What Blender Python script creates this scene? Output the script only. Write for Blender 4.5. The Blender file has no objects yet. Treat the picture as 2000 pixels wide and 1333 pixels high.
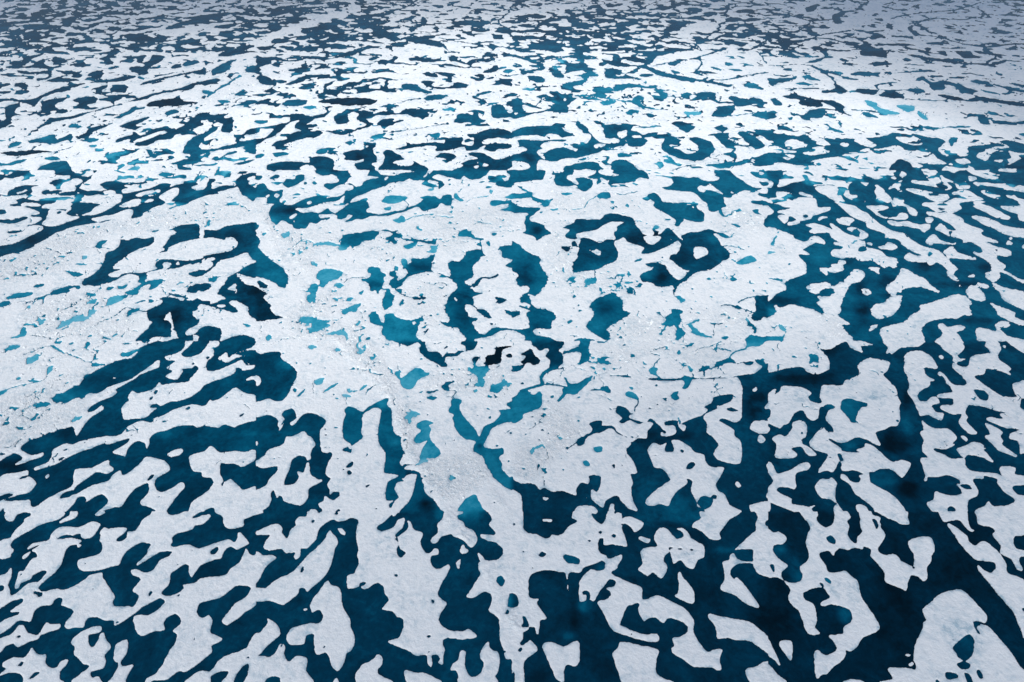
import bpy, math, random
import numpy as np
from mathutils import Vector

random.seed(4); np.random.seed(4)
sc = bpy.context.scene

# ------------------------------------------------------------------ camera
H = 110.0                                  # height of the drone above the sea, metres
PITCH = math.radians(38.0)                 # how far the lens looks down
LENS = 26.0
cd = bpy.data.cameras.new('camera'); cam = bpy.data.objects.new('camera', cd)
sc.collection.objects.link(cam); sc.camera = cam
cam.location = (0, 0, H); cam.rotation_euler = (math.pi / 2 - PITCH, 0, 0)
cd.sensor_width = 36; cd.lens = LENS; cd.clip_start = 1; cd.clip_end = 80000

# ------------------------------------------------------------------ sky, sun, exposure
SUN_EL, SUN_AZ = math.radians(45), math.radians(205)      # azimuth clockwise from +Y (straight ahead)
world = bpy.data.worlds.new('World'); sc.world = world; world.use_nodes = True
nt = world.node_tree; nt.nodes.clear()
sky = nt.nodes.new('ShaderNodeTexSky'); sky.sky_type = 'NISHITA'; sky.sun_disc = False
sky.sun_elevation = SUN_EL; sky.sun_rotation = SUN_AZ
sky.air_density = 1.0; sky.dust_density = 1.0; sky.ozone_density = 1.0
bg = nt.nodes.new('ShaderNodeBackground'); bg.inputs['Strength'].default_value = 0.10
wo = nt.nodes.new('ShaderNodeOutputWorld')
nt.links.new(sky.outputs[0], bg.inputs[0]); nt.links.new(bg.outputs[0], wo.inputs[0])
sl = bpy.data.lights.new('sun', 'SUN'); sl.energy = 3.4; sl.angle = math.radians(2.0); sl.color = (1, .955, .90)
sun = bpy.data.objects.new('sun', sl); sc.collection.objects.link(sun)
sd = Vector((math.sin(SUN_AZ) * math.cos(SUN_EL), math.cos(SUN_AZ) * math.cos(SUN_EL), math.sin(SUN_EL)))
sun.rotation_euler = sd.to_track_quat('Z', 'Y').to_euler(); sun.location = sd * 400
sc.view_settings.view_transform = 'Standard'; sc.view_settings.look = 'None'
sc.view_settings.exposure = 0.32; sc.view_settings.gamma = 1; sc.view_settings.use_curve_mapping = False
sc.cycles.max_bounces = 6; sc.cycles.diffuse_bounces = 3; sc.cycles.use_denoising = True

# ------------------------------------------------------------------ ice map
# The outlines below were read off the photograph; every point is carried to its
# place on the sea surface (metres) before any mesh is made.
S = 1.6                                   # finest spacing of the survey grid
FW, FH = 2000, 1333

def smooth(pts, closed=True):
    p = np.array(pts, float).reshape(-1, 2)
    if len(p) < 3: return p
    if closed:
        a, b, c, d = np.roll(p, 1, 0), p, np.roll(p, -1, 0), np.roll(p, -2, 0)
    else:
        e = np.vstack([p[:1], p, p[-1:]])
        a, b, c, d = e[:-3], e[1:-2], e[2:-1], e[3:]
    out = []
    for t in (0, .25, .5, .75):
        t2, t3 = t * t, t * t * t
        k = .42
        out.append(b * (2 * t3 - 3 * t2 + 1) + c * (3 * t2 - 2 * t3)
                   + (c - a) * k * (t3 - 2 * t2 + t) + (d - b) * k * (t3 - t2))
    q = np.stack(out, 1).reshape(-1, 2)
    return q if closed else np.vstack([q, p[-1:]])

def fill(mask_shape, poly, ox, oy, cx0, cy0, cx1, cy1):
    """rows of (y, x0, x1) spans, non-zero winding, clipped to the sheet cx0..cx1"""
    x, y = poly[:, 0] - ox, poly[:, 1] - oy
    x2, y2 = np.roll(x, -1), np.roll(y, -1)
    r0 = max(int(math.ceil(y.min() - .5)), cy0); r1 = min(int(math.floor(y.max() - .5)), cy1 - 1)
    for r in range(r0, r1 + 1):
        yc = r + .5
        m = (y <= yc) != (y2 <= yc)
        if not m.any(): continue
        xs = x[m] + (yc - y[m]) / (y2[m] - y[m]) * (x2[m] - x[m])
        sg = np.where(y2[m] > y[m], 1, -1)
        o = np.argsort(xs); w = 0
        for i in o:
            if w == 0: st = xs[i]
            w += sg[i]
            if w == 0:
                a = max(int(round(st)), cx0); b = min(int(round(xs[i])), cx1)
                if b > a: yield r, a, b

def blur(a, s):
    if s <= 0: return a
    r = int(s * 3) + 1
    k = np.exp(-.5 * (np.arange(-r, r + 1) / s) ** 2); k /= k.sum()
    p = np.pad(a, ((r, r), (0, 0)), mode='edge'); o = np.zeros_like(a)
    for i, w in enumerate(k): o += w * p[i:i + a.shape[0]]
    p = np.pad(o, ((0, 0), (r, r)), mode='edge'); o = np.zeros_like(a)
    for i, w in enumerate(k): o += w * p[:, i:i + a.shape[1]]
    return o

_gt = np.random.RandomState(11)
_an = _gt.rand(1024) * 2 * math.pi
_GX, _GY = np.cos(_an).astype(np.float32), np.sin(_an).astype(np.float32)
def perlin(x, y, seed=0):
    ix, iy = np.floor(x).astype(np.int32), np.floor(y).astype(np.int32)
    fx, fy = (x - ix).astype(np.float32), (y - iy).astype(np.float32)
    u, v = fx * fx * fx * (fx * (fx * 6 - 15) + 10), fy * fy * fy * (fy * (fy * 6 - 15) + 10)
    with np.errstate(over='ignore'):
        hx0, hx1 = ix * np.int32(73856093), (ix + 1) * np.int32(73856093)
        hy0, hy1 = iy * np.int32(19349663) + np.int32(seed * 83492), (iy + 1) * np.int32(19349663) + np.int32(seed * 83492)
        def g(hx, hy, dx, dy):
            h = hx ^ hy
            h = ((h ^ (h >> 15)) * np.int32(739982445))
            h = (h ^ (h >> 12)) & 1023
            return _GX[h] * (fx - dx) + _GY[h] * (fy - dy)
        n0 = g(hx0, hy0, 0, 0); n0 += u * (g(hx1, hy0, 1, 0) - n0)
        n1 = g(hx0, hy1, 0, 1); n1 += u * (g(hx1, hy1, 1, 1) - n1)
    return 1.5 * (n0 + v * (n1 - n0))

def read_trace(text):
    """ice (1/0), tone of the water (0 deep .. 9 shallow), rubble, grey wet ice and puddle density"""
    ice = np.zeros((FH, FW), np.float32); tone = np.full((FH, FW), 3., np.float32)
    rub = np.zeros((FH, FW), np.float32); grey = np.zeros((FH, FW), np.float32)
    pud = np.zeros((FH, FW), np.float32); pat_m = np.zeros((FH, FW), np.float32)
    blobs = []; sheet = None
    band = np.zeros((FH, FW), np.float32)
    for line in text.strip().splitlines():
        p = line.split()
        k = p[0]
        if k == '*': X, Y, X1, Y1 = 0, 0, FW, FH; continue
        if k[0] == '@':
            X, Y = int(k[1:]), int(p[1])
            Y1 = {0: 100, 100: 333, 333: 667, 667: 1000, 1000: FH}[Y]; X1 = X + 500
            if p[2] == 'w': ice[Y:Y1, X:X1] = 1
            else: tone[Y:Y1, X:X1] = float(p[2])
            continue
        n = [float(v) for v in p[1:]]
        if k in 'tbg':
            blobs.append((k, X + n[0] / 4, Y + n[1] / 4, max(n[2] / 4, .1), max(n[3] / 4, .1), n[4])); continue
        if k in 'cq':
            q = smooth(n[2 - (k == 'q'):], False) / 4
            hw = max(n[0] / 8, .95)
            for (ax, ay), (bx, by) in zip(q[:-1], q[1:]):
                L = math.hypot(bx - ax, by - ay) + 1e-6; nx, ny = -(by - ay) / L * hw, (bx - ax) / L * hw
                quad = np.array([(ax + nx, ay + ny), (bx + nx, by + ny), (bx - nx, by - ny), (ax - nx, ay - ny)]) + (X, Y)
                for r, a, b in fill(None, quad, 0, 0, X, Y, X1, Y1):
                    if k == 'q': band[r, a:b] = 1
                    else: ice[r, a:b] = 0; tone[r, a:b] = n[1]
            continue
        if k in 'rsn':
            q = np.array(n[1:]).reshape(-1, 2) / 4 + (X, Y)
            dst = {'r': rub, 's': pud, 'n': pat_m}[k]
            for r, a, b in fill(None, q, 0, 0, X, Y, X1, Y1):
                dst[r, a:b] = np.maximum(dst[r, a:b], n[0])
            continue
        q = smooth(n) / 4 + (X, Y)
        for r, a, b in fill(None, q, 0, 0, X, Y, X1, Y1):
            if k == 'w': ice[r, a:b] = 1
            else: ice[r, a:b] = 0; tone[r, a:b] = float(k)
    return ice, tone, rub, grey, pud, pat_m, band, blobs

TRACE = """
@0 0 w
@500 0 w
@1000 0 w
@1500 0 w
* 0 0
3 1288 228 1340 200 1440 168 1600 144 1660 152 1560 180 1420 208 1352 232
3 1428 144 1560 124 1760 100 1840 104 1680 132 1520 152
2 1696 432 1800 392 1920 360 1988 352 1960 380 1820 424 1720 448
3 2508 232 2580 192 2648 160 2672 168 2620 220 2560 240
3 2800 144 2860 160 2980 220 3120 300 3080 328 2960 272 2860 200 2792 184
3 3180 292 3320 312 3472 352 3440 372 3280 344 3180 320
3 6516 112 6640 88 6560 136 6580 184 6528 188 6500 152
3 7088 216 7140 200 7128 232 7188 264 7152 272 7100 248
2 6724 352 6800 344 6820 380 6920 400 6900 448 6760 448 6736 400
3 6300 60 6400 32 6360 88 6300 96
3 5660 152 5760 136 5800 160 5720 176
3 3520 176 3680 160 3840 184 3720 200 3560 200
3 2320 408 2400 360 2472 380 2448 432 2360 448
3 2560 300 2672 256 2720 280 2640 320 2568 328
3 2240 152 2340 136 2320 176 2248 184
3 2080 120 2240 72 2400 56 2280 96 2120 136
3 960 280 1048 264 1200 296 1120 336 1020 320
3 4120 352 4240 336 4400 360 4280 384 4160 380
c 8 3.2 3428 300 3640 336 3864 364 4160 388 4452 404
c 11 3.2 5480 428 5680 408 5856 392 5960 336 6024 292 6120 264 6208 252 6300 208 6328 168 6248 144 6180 124 6080 108 5984 96
c 10 3.2 6040 300 6120 324 6208 336 6320 312 6404 280 6540 256 6656 240
c 9 3.2 6948 152 7040 128 7132 112 7280 96 7440 84 7560 56 7664 20
c 8 3.2 5900 392 5928 448
c 7 3.2 0 180 320 160 640 136 1000 88
c 7 3.2 2800 40 3040 24 3320 12
c 7 3.2 4720 280 5040 312 5360 360 5520 416
q 52 1820 440 2080 312 2400 192 2800 60
q 64 0 1060 600 1000 1200 900 1720 760 2000 560 2160 440
q 36 0 1200 800 1160 1600 1080 2000 860 2800 780 4000 700
q 40 2240 1220 2800 1060 3600 940 4200 900 5000 940
q 56 4000 608 4800 652 5600 700 6200 760 6800 820 8000 860
q 52 5520 900 6400 960 7200 940 8000 1032
q 28 3920 124 4240 72 4620 28
q 56 5320 248 5600 192 5760 120
q 48 6400 320 6560 220 6760 120 6880 20
q 36 1200 240 1440 248 1680 208
q 40 5000 560 5400 512 5800 540
q 28 2800 480 3280 400 3840 280
@0 100 w
3 -20 25 60 35 110 45 40 50 -20 45
3 70 95 120 75 180 80 200 50 330 20 340 30 260 60 220 90 210 115 150 125 200 130 130 140 60 135 20 130 100 118
3 255 130 270 90 350 65 340 100 390 120 500 125 440 135 350 140 300 135
3 405 70 430 45 500 60 530 90 460 100 500 110 430 110
3 130 155 200 155 260 165 380 150 410 165 400 200 370 225 290 235 290 215 360 210 380 185 300 180 220 185 150 175
3 480 170 540 150 640 180 630 210 560 205 580 185 510 185
3 540 105 600 95 660 85 660 115 590 120
3 370 235 440 210 560 215 640 230 560 240 440 245
3 680 190 720 165 810 150 800 195 760 220 720 205
3 770 65 830 40 860 0 900 -20 910 30 860 60 890 95 840 105 800 75
3 940 50 1000 45 1060 45 1140 30 1130 80 1180 60 1200 30 1280 40 1280 65 1230 100 1160 140 1160 180 1090 190 1060 170 1030 165 1010 130 1080 120 1120 125 1130 105 1070 90 1060 60
w 1110 85 1150 40 1180 35 1170 70 1140 90
3 -20 375 60 370 90 375 200 380 290 365 340 340 430 300 540 270 660 250 640 270 560 290 530 315 430 330 350 360 310 385 290 420 260 430 220 415 120 395 -20 390
3 -20 265 80 250 60 275 20 285 0 300 -20 300
3 115 255 190 250 220 270 215 300 170 300 150 280 120 280
3 -20 320 80 310 90 320 40 335 -20 335
3 720 295 780 280 850 265 800 320 790 345 740 310
3 860 315 880 270 980 265 1000 290 980 325 900 325
3 690 250 780 230 880 220 950 200 1050 190 1060 205 970 235 860 245
3 1080 270 1130 245 1260 210 1400 180 1490 165 1490 180 1350 205 1240 235 1140 265
3 1490 170 1540 150 1610 150 1600 185 1540 185
3 1330 130 1370 105 1420 100 1410 130 1350 140
4 1430 120 1460 85 1550 70 1540 100 1470 120
4 1655 150 1680 130 1740 100 1790 75 1860 65 1810 100 1780 155 1700 185 1660 195
3 1700 30 1740 10 1850 -20 2020 -20 2020 0 1860 30 1760 45
4 1920 150 1950 120 2020 110 2020 165 1940 170
3 1340 -20 1480 -20 1460 10 1360 10
3 40 440 150 405 160 430 120 460 130 490 200 495 290 480 330 450 320 400 420 375 520 365 480 400 430 430 460 460 390 480 400 510 370 490 280 490 210 520 130 545 90 545 90 570 30 600 -20 615 -20 560 40 540 40 490 45 460
w 80 530 110 510 210 500 220 520 150 530 100 540
3 290 600 370 550 390 520 480 520 560 510 650 485 740 465 830 440 950 410 1080 370 1200 330 1300 310 1400 290 1500 255 1570 240 1700 215 1720 240 1620 260 1530 270 1480 310 1420 310 1300 330 1210 350 1130 380 1010 400 940 420 880 440 780 465 680 490 600 520 480 545 400 560 320 605
3 570 385 620 365 720 355 760 375 740 410 690 425 700 440 770 440 800 435 720 460 640 455 540 430 600 430 620 410 580 400
3 760 380 830 365 950 370 900 400 890 430 860 400
3 850 360 700 320 760 325 850 345 1000 340 1080 370 960 365
3 430 490 470 455 530 460 520 485 470 492
2 1145 430 1160 400 1240 385 1350 370 1400 370 1440 390 1560 405 1500 415 1400 430 1260 435 1180 435
c 20 4 1130 445 1050 460 990 490 930 520
4 910 525 950 500 1000 465 1060 430 1060 460 980 500 940 525
4 1290 480 1320 465 1400 460 1400 480 1320 505 1295 505
5 540 600 560 570 630 580 610 605
3 610 690 620 665 670 640 670 620 750 590 860 570 830 595 760 620 720 640 690 680
5 660 690 720 680 780 690 740 710 680 715
3 930 590 1000 560 1050 540 1170 515 1140 545 1080 570 1050 585 1120 590 1080 610 1050 620 1000 610
3 900 700 1000 660 1040 650 1030 630 1070 640 1110 660 1180 620 1240 605 1330 600 1340 625 1420 590 1480 545 1540 500 1600 480 1640 500 1680 500 1790 485 1750 520 1820 530 1820 600 1810 630 1730 635 1740 580 1710 560 1650 540 1570 550 1590 580 1480 620 1440 645 1380 655 1330 690 1240 700 1160 740 1100 745 1050 735 1060 720 1020 720 1010 690 920 715
w 1045 715 1100 680 1220 640 1320 615 1330 630 1200 670 1120 705
4 1425 780 1440 750 1480 700 1560 650 1600 640 1650 600 1690 590 1700 610 1660 640 1600 690 1560 740 1570 765 1680 760 1760 740 1850 720 1840 690 1780 650 1830 655 1900 660 1860 690 1900 705 1980 690 2020 680 2020 800 1950 800 1910 750 1850 760 1700 780 1600 800 1520 830 1480 810 1430 800
w 1560 765 1600 690 1690 650 1790 640 1850 695 1810 720 1700 760
3 1840 690 1900 650 1920 655 1880 685 1850 712
3 1910 640 1960 610 2020 600 2020 650 1940 655
c 14 5 1620 360 1720 290 1790 250 1880 190
5 1570 315 1600 305 1660 320 1620 345
4 1830 345 1880 315 1940 325 1880 355
4 1780 435 1850 425 1900 400 2020 385 2020 410 1900 430
5 1700 390 1750 380 1800 400 1730 410
5 60 755 100 715 180 715 140 740 80 760
4 215 720 300 680 380 660 440 650 430 675 460 690 560 645 560 690 480 710 420 730 320 720
2 0 795 100 785 300 775 420 790 300 800 180 820 80 820
5 -20 870 60 880 150 850 220 845 180 870 80 895 -20 900
5 340 840 420 825 480 845 400 860
4 280 932 340 890 440 865 520 860 550 900 550 945 270 945
6 810 835 870 800 990 780 920 815 850 830
6 740 780 770 768 820 775 770 788
6 695 745 740 730 770 740 720 755
4 1140 770 1180 775 1200 800 1250 810 1220 840 1180 830
7 1000 932 1050 905 1100 905 1060 940
6 920 900 960 880 980 900 940 920
c 8 6 1000 890 1080 860 1150 870
4 1320 885 1380 865 1480 840 1560 845 1540 880 1480 890 1420 900 1500 920 1480 945 1400 945 1380 890
4 1670 860 1740 820 1800 790 1850 780 1840 800 1760 820 1700 855
4 1820 885 1900 865 2000 845 1960 870 1880 890
3 1200 545 1260 535 1300 525 1240 555
6 1510 445 1540 435 1565 445 1530 455
c 3 4 420 790 530 765 580 745
t 350 680 60 14 7
b 1300 410 80 18 1
b 1520 270 40 14 1
s .5 0 540 800 480 1300 440 1600 400 1700 440 900 700 300 860 0 720
s .6 600 720 1200 700 1400 900 600 900
s .5 1350 60 1700 60 1650 120 1550 230 1700 330 1500 380
n .35 0 0 1100 0 1000 250 300 300 0 430
r .6 1550 280 1700 320 2000 180 2000 500 1700 450 1500 450
r .5 0 600 1000 450 1500 430 1500 480 700 600 200 700
@500 100 w
3 -20 30 60 50 150 45 240 70 310 70 400 45 480 40 540 45 540 -20 560 -20 580 50 660 30 780 -20 820 -20 780 30 640 55 560 55 540 95 580 130 660 135 700 160 800 165 880 160 850 180 780 175 700 180 660 185 630 230 590 260 550 280 560 300 660 295 680 270 740 240 830 250 780 275 680 290 780 290 880 260 890 290 970 295 1000 270 1020 225 1040 240 1030 290 1090 290 1090 325 1000 320 960 310 830 330 760 300 660 320 640 360 600 350 530 330 540 260 640 220 600 170 640 150 580 135 520 140 450 150 480 125 540 100 500 70 400 65 330 80 240 85 120 75 120 100 50 120 20 130 -20 130
3 -20 110 30 110 40 180 80 195 150 240 160 270 140 290 170 330 250 325 240 350 190 355 160 330 60 320 50 300 110 290 60 270 20 235 0 205 30 190 -20 165
w -20 300 60 270 140 270 130 285 40 320
3 230 260 300 230 360 200 460 185 580 185 550 215 470 220 500 205 420 215 360 240 280 265
3 245 150 310 135 350 140 360 105 400 100 400 150 340 160 280 165
3 890 255 940 240 980 250 930 262
3 650 100 680 90 710 105
3 870 70 920 45 960 40 950 65 900 75
3 950 100 970 70 1050 70 1080 40 1110 50 1080 80 1010 105
2 480 405 540 380 620 370 760 365 870 370 940 385 930 410 860 425 700 430 620 415
4 210 425 230 390 320 378 400 385 380 420 290 435
3 -20 410 60 380 130 375 100 400 200 410 180 435 110 430 60 415 -20 425
6 370 440 440 425 470 440 420 460
3 -20 690 60 680 120 640 160 580 260 550 270 500 320 490 420 510 480 500 550 490 520 520 470 530 440 550 390 570 490 570 470 595 390 605 480 610 520 640 460 680 400 680 360 690 280 710 220 735 260 745 220 755 130 745 160 710 240 690 230 670 320 630 400 630 500 620 640 630 760 620 800 600 860 580 800 540 790 490 770 475 850 460 900 480 900 510 860 530 910 570 880 600 800 615 740 640 660 660 580 640 500 620 480 600 400 630 300 600 340 540 280 555 220 600 140 670 80 690 40 720 -20 740
w 430 570 500 530 560 500 600 490 640 520 610 545 650 565 700 570 730 540 680 500 760 480 800 540 790 590 740 610 600 630 540 610 500 590
3 620 550 610 510 690 505 730 545 700 570 640 570
3 910 500 980 475 1060 470 1110 490 1170 455 1260 455 1380 450 1390 465 1340 480 1350 520 1240 520 1180 500 1120 495 1020 505
3 940 570 980 545 1010 530 1080 530 1070 550 1140 535 1160 545 1080 570 1060 585 980 585
4 1130 275 1180 255 1260 265 1280 290 1380 320 1340 335 1240 315 1170 300
3 1290 240 1340 230 1400 240 1370 265 1400 280 1520 280 1560 245 1650 260 1640 290 1520 295 1420 300 1340 280
3 1300 180 1340 165 1400 180 1430 205 1360 205
3 1400 165 1500 170 1570 185 1530 200 1530 245 1480 240 1500 205 1440 190
3 1440 105 1520 100 1620 125 1700 140 1620 135 1500 120
3 1190 60 1260 50 1380 65 1440 65 1420 85 1320 90 1280 80 1210 80
3 1500 50 1540 35 1580 50 1560 80 1520 85
3 1640 100 1690 65 1780 60 1850 75 1790 90 1720 80 1680 110
3 1700 190 1760 180 1790 200 1760 235 1740 210
3 1870 235 1930 220 2020 225 2020 280 1960 270 1900 250
3 1760 165 1830 140 1870 110 1900 140 1870 165 1800 175
3 1760 40 1830 20 1900 30 1860 48
4 1310 370 1370 345 1440 340 1500 350 1440 375 1380 390 1330 385
4 1710 350 1750 325 1860 310 1820 325 1740 355
6 1450 460 1520 440 1560 450 1550 465 1480 468
4 1830 440 1870 420 1920 420 1960 470 2020 500 2020 520 1920 525 1850 525 1840 480
3 1960 400 2020 390 2020 440 1980 430
4 1540 560 1580 500 1660 485 1700 500 1690 470 1730 460 1740 520 1800 545 1720 580 1660 560 1600 565
6 890 680 960 655 1010 650 980 680 920 688
5 1355 660 1400 640 1440 650 1400 685
3 1650 650 1720 645 1820 610 1940 610 2020 660 2020 690 1900 670 1820 680 1770 710 1780 730 1880 720 1990 730 1990 760 1890 770 1850 790 1780 770 1790 740 1700 780 1640 780 1620 750 1520 775 1400 785 1410 750 1330 740 1260 760 1330 740 1160 770 1090 770 1200 730 1320 720 1380 710 1470 720 1480 690 1560 675 1620 680 1610 730 1700 740 1680 690
w 1620 690 1640 680 1700 685 1660 740
3 1040 770 1090 780 1180 740 1200 720 1130 700 1180 720 1140 765 1050 780
3 680 800 780 770 840 770 880 740 840 740 860 725 940 720 920 780 940 830 950 870 910 880 930 945 820 945 770 880 850 860 840 850 760 860 690 850 700 830
w 760 880 800 860 850 845 840 862
b 820 830 40 15 1
3 1000 790 1040 770 1090 800 1140 820 1150 850 1090 865 1070 880 1160 890 1150 900 1220 895 1230 870 1200 840 1250 870 1330 910 1320 945 970 945 1000 860
w 1080 865 1130 860 1160 880 1140 900 1100 890
3 1400 830 1450 800 1530 800 1570 830 1520 855 1460 840
3 1650 800 1740 790 1800 810 1840 835 1900 850 1960 830 2020 820 2020 890 1900 945 1540 945 1620 900 1600 880 1680 850 1740 840 1680 820
w 1720 860 1760 870 1810 890 1790 905 1740 890
w 1700 905 1740 895 1720 920
3 85 900 160 870 260 860 370 870 420 870 420 840 460 825 540 825 600 850 610 910 580 945 360 945 340 905 400 890 440 900 470 945 120 945
w 340 920 380 890 440 895 470 930 400 945
5 465 795 500 765 560 765 550 800 500 810
5 130 800 200 790 260 800 210 825 150 830
5 -20 825 40 800 75 815 40 835 -20 838
5 700 720 740 700 780 710 730 735
c 8 3 580 810 610 800 640 810
5 -20 545 40 540 90 550 20 565
5 0 600 40 595 20 630 -20 630
c 3 4 890 670 1000 645 1200 615 1500 570
c 3 4 960 440 1100 410 1260 370
c 5 5 600 460 560 490
s .8 1300 640 1600 620 1560 680 1380 700 1200 690
s .6 0 440 400 430 600 460 200 500 0 560
s .6 500 680 900 640 1300 640 1100 720 700 760
s .8 1360 460 1660 470 1560 560 1400 580
s .6 1200 750 1400 760 1640 790 1700 830 1500 900 1250 860
n .4 700 0 2000 0 2000 160 1300 160 900 130 700 170
r .6 0 440 600 440 1500 360 2000 300 2000 400 1500 440 500 480
r .6 0 760 600 640 1400 580 2000 560 1500 640 700 760
@1000 100 w
4 -20 25 60 40 150 65 220 90 260 130 230 155 140 150 180 175 130 175 80 190 60 140 90 145 130 155 220 130 140 85 40 55 -20 50
4 10 110 80 115 60 130 20 130
4 120 195 230 200 260 240 200 250 140 225
c 8 4 -20 190 60 185
4 180 50 300 45 400 40 490 30 500 -20 560 -20 550 20 600 50 640 60 560 70 460 55 380 50 300 65
3 690 60 740 70 840 85 930 105 940 115 860 125 780 115 730 90
3 860 45 920 45 1060 70 1040 95 940 85 880 65
4 930 10 980 -20 1250 -20 1240 20 1150 40 1120 60 1100 95 1050 110 1090 130 1200 170 1300 190 1400 210 1490 225 1510 200 1440 180 1430 150 1480 100 1450 70 1380 65 1450 45 1560 10 1620 -20 1650 -20 1580 20 1500 40 1470 55 1490 100 1450 160 1490 185 1530 210 1520 230 1600 245 1720 270 1690 285 1600 265 1480 240 1380 235 1330 240 1280 220 1150 195 1060 150 980 125 1040 95 1060 50 1010 20
4 1220 95 1270 80 1310 90 1270 118 1230 110
c 8 4 1100 120 1230 90 1370 70
5 1235 155 1270 150 1320 175 1270 180
4 410 165 430 100 500 95 580 95 600 130 650 150 540 155 480 165 430 175
w 490 138 520 125 560 138 530 150
5 530 185 620 165 680 195 620 205 600 195 600 220 560 220 530 195
4 720 190 740 140 850 145 870 180 940 200 990 210 900 220 760 215
w 800 182 840 175 875 190 830 200
4 990 190 1060 175 1110 190 1050 210
4 310 180 350 160 410 190 400 210 340 205
5 390 275 420 250 500 235 590 225 550 260 450 285
5 625 310 650 290 720 285 790 300 800 280 870 255 970 260 1050 275 1080 280 1080 265 1140 275 1110 295 1000 290 900 290 860 305 740 320 650 322
5 1110 305 1160 295 1180 310 1220 350 1200 375 1110 365 1090 345 1160 345
4 0 385 60 390 120 420 180 430 220 380 190 360 240 340 290 350 220 380 300 415 350 410 420 390 410 360 370 350 380 335 430 340 440 360 500 365 480 395 430 430 440 480 350 485 290 470 230 485 140 500 60 525 -20 525
w 70 430 100 425 180 435 240 395 290 410 330 435 230 470 120 480 90 460
w 15 488 40 482 55 488 30 497
c 14 5 490 350 600 350 700 330 790 325
5 635 350 690 340 750 345 720 370 650 365
c 10 6 720 370 820 385 910 395 960 400
5 930 400 980 345 1030 360 1030 380 990 390 1040 430 1150 460 1100 460 1000 440
7 1340 480 1390 470 1470 480 1470 500 1380 505
6 690 405 740 385 810 395 800 410 730 425
5 890 480 920 460 990 465 970 485 920 500
5 1330 340 1360 325 1400 335 1380 360 1340 375
4 1430 335 1490 320 1580 325 1595 350 1580 390 1540 370 1470 370 1440 355
c 6 4 1230 355 1320 360 1440 335
4 1690 355 1760 360 1830 375 1900 365 1960 385 1970 430 1900 415 1840 430 1760 435 1720 400
4 1545 505 1600 460 1590 440 1690 425 1740 430 1730 480 1690 510 1620 520
5 1870 510 1900 490 2020 480 2020 540 1940 525
c 6 5 1700 510 1850 490 2000 470
4 1270 580 1350 585 1430 590 1370 640 1310 610
4 -20 635 20 620 120 590 260 585 370 585 430 630 480 650 400 680 350 655 280 650 230 670 180 660 40 670 -20 690
4 45 700 100 690 200 700 420 690 400 710 280 710 220 745 240 760 190 790 210 820 270 855 250 800 340 760 420 755 500 785 540 740 580 720 620 680 600 650 560 640 510 590 500 545 580 590 620 650 660 690 720 720 830 740 800 760 740 760 660 800 580 820 500 840 420 840 340 865 270 860 220 850 200 870 180 945 -20 945 -20 920 80 910 130 880 -20 870 -20 820 60 800 120 770 60 740
w -20 870 60 868 120 880 140 910 100 925 -20 925
w 630 745 660 730 730 728 720 745 660 762
4 455 735 490 720 530 735 500 755
4 690 600 730 575 860 575 950 585 930 620 1000 640 1030 655 1100 635 1150 640 1090 670 1030 680 1060 700 1010 750 920 745 890 690 880 740 800 750 720 720 830 720 830 690 730 680 700 640
w 830 660 840 630 880 625 900 620 890 670 850 680
w 640 560 700 590 720 650 740 690 800 680 830 705 800 725 740 720 680 690
w 940 665 1000 660 1010 680 960 680
5 950 595 1080 590 1190 585 1060 605
4 1170 740 1190 690 1240 665 1260 670 1320 700 1300 720 1330 730 1360 720 1450 755 1440 730 1380 690 1430 675 1500 690 1560 715 1580 790 1520 840 1460 860 1360 855 1270 830 1180 780
w 1225 735 1300 740 1340 720 1380 710 1460 765 1430 795 1370 800 1330 780 1260 755
w 1320 715 1340 705 1370 715 1345 728
4 1560 655 1620 640 1690 645 1700 680 1750 720 1870 730 1850 750 1750 745 1680 755 1640 730 1600 680
w 1690 685 1740 675 1800 705 1860 735 1780 730
4 1760 640 1810 625 1840 640 1910 680 1980 735 1930 770 1880 760 1800 680
4 1890 615 2020 625 2020 690 1950 665
4 1580 600 1640 585 1690 610 1640 635
4 410 910 460 890 560 870 640 865 690 890 700 945 420 945
w 520 945 560 925 620 932 620 945
4 780 870 830 850 900 855 960 900 980 945 790 945
5 820 805 870 795 940 820 880 830 830 830
6 1190 820 1230 825 1280 880 1250 890 1230 850
4 1870 840 1940 820 2020 795 2020 895 1900 900 1870 880 1920 865
5 1500 890 1600 880 1700 870 1820 865 1820 885 1740 900 1640 920 1560 905
c 6 4 1250 930 1340 905 1440 890
5 230 180 0 0
5 1660 110 1680 85 1730 105 1700 120
5 1780 100 1820 95 1900 120 1830 115
5 1680 140 1760 140 1820 160 1740 158
5 1550 125 1590 125 1640 150 1590 148
5 1750 35 1790 40 1830 60 1790 58
c 10 4 1900 -10 1940 30 1990 100
c 10 4 1540 230 1660 225 1760 210 1860 185 2000 170
5 1850 250 1930 265 1880 285 1820 280
6 75 300 120 290 180 295 140 315
6 310 120 340 115 380 125 340 135
7 350 75 430 70 380 85
b 130 830 50 40 1.5
b 830 610 50 20 1.5
s 1 350 200 1000 230 1450 300 1500 480 1100 560 800 530 500 500 480 400 600 360
s .7 1100 480 1500 500 1600 600 1450 600 1200 560
s .7 600 760 1170 740 1200 830 900 900 700 840
s .7 1500 260 2000 250 2000 340 1600 340
s .5 0 250 360 220 360 330 100 330
r .8 1300 780 1700 780 1860 860 1400 900 1280 880
r .5 300 480 1500 450 1600 560 600 600 200 560
@1500 100 w
4 80 20 130 -20 160 -10 240 60 180 50
4 220 20 270 10 330 25 290 40
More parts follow.
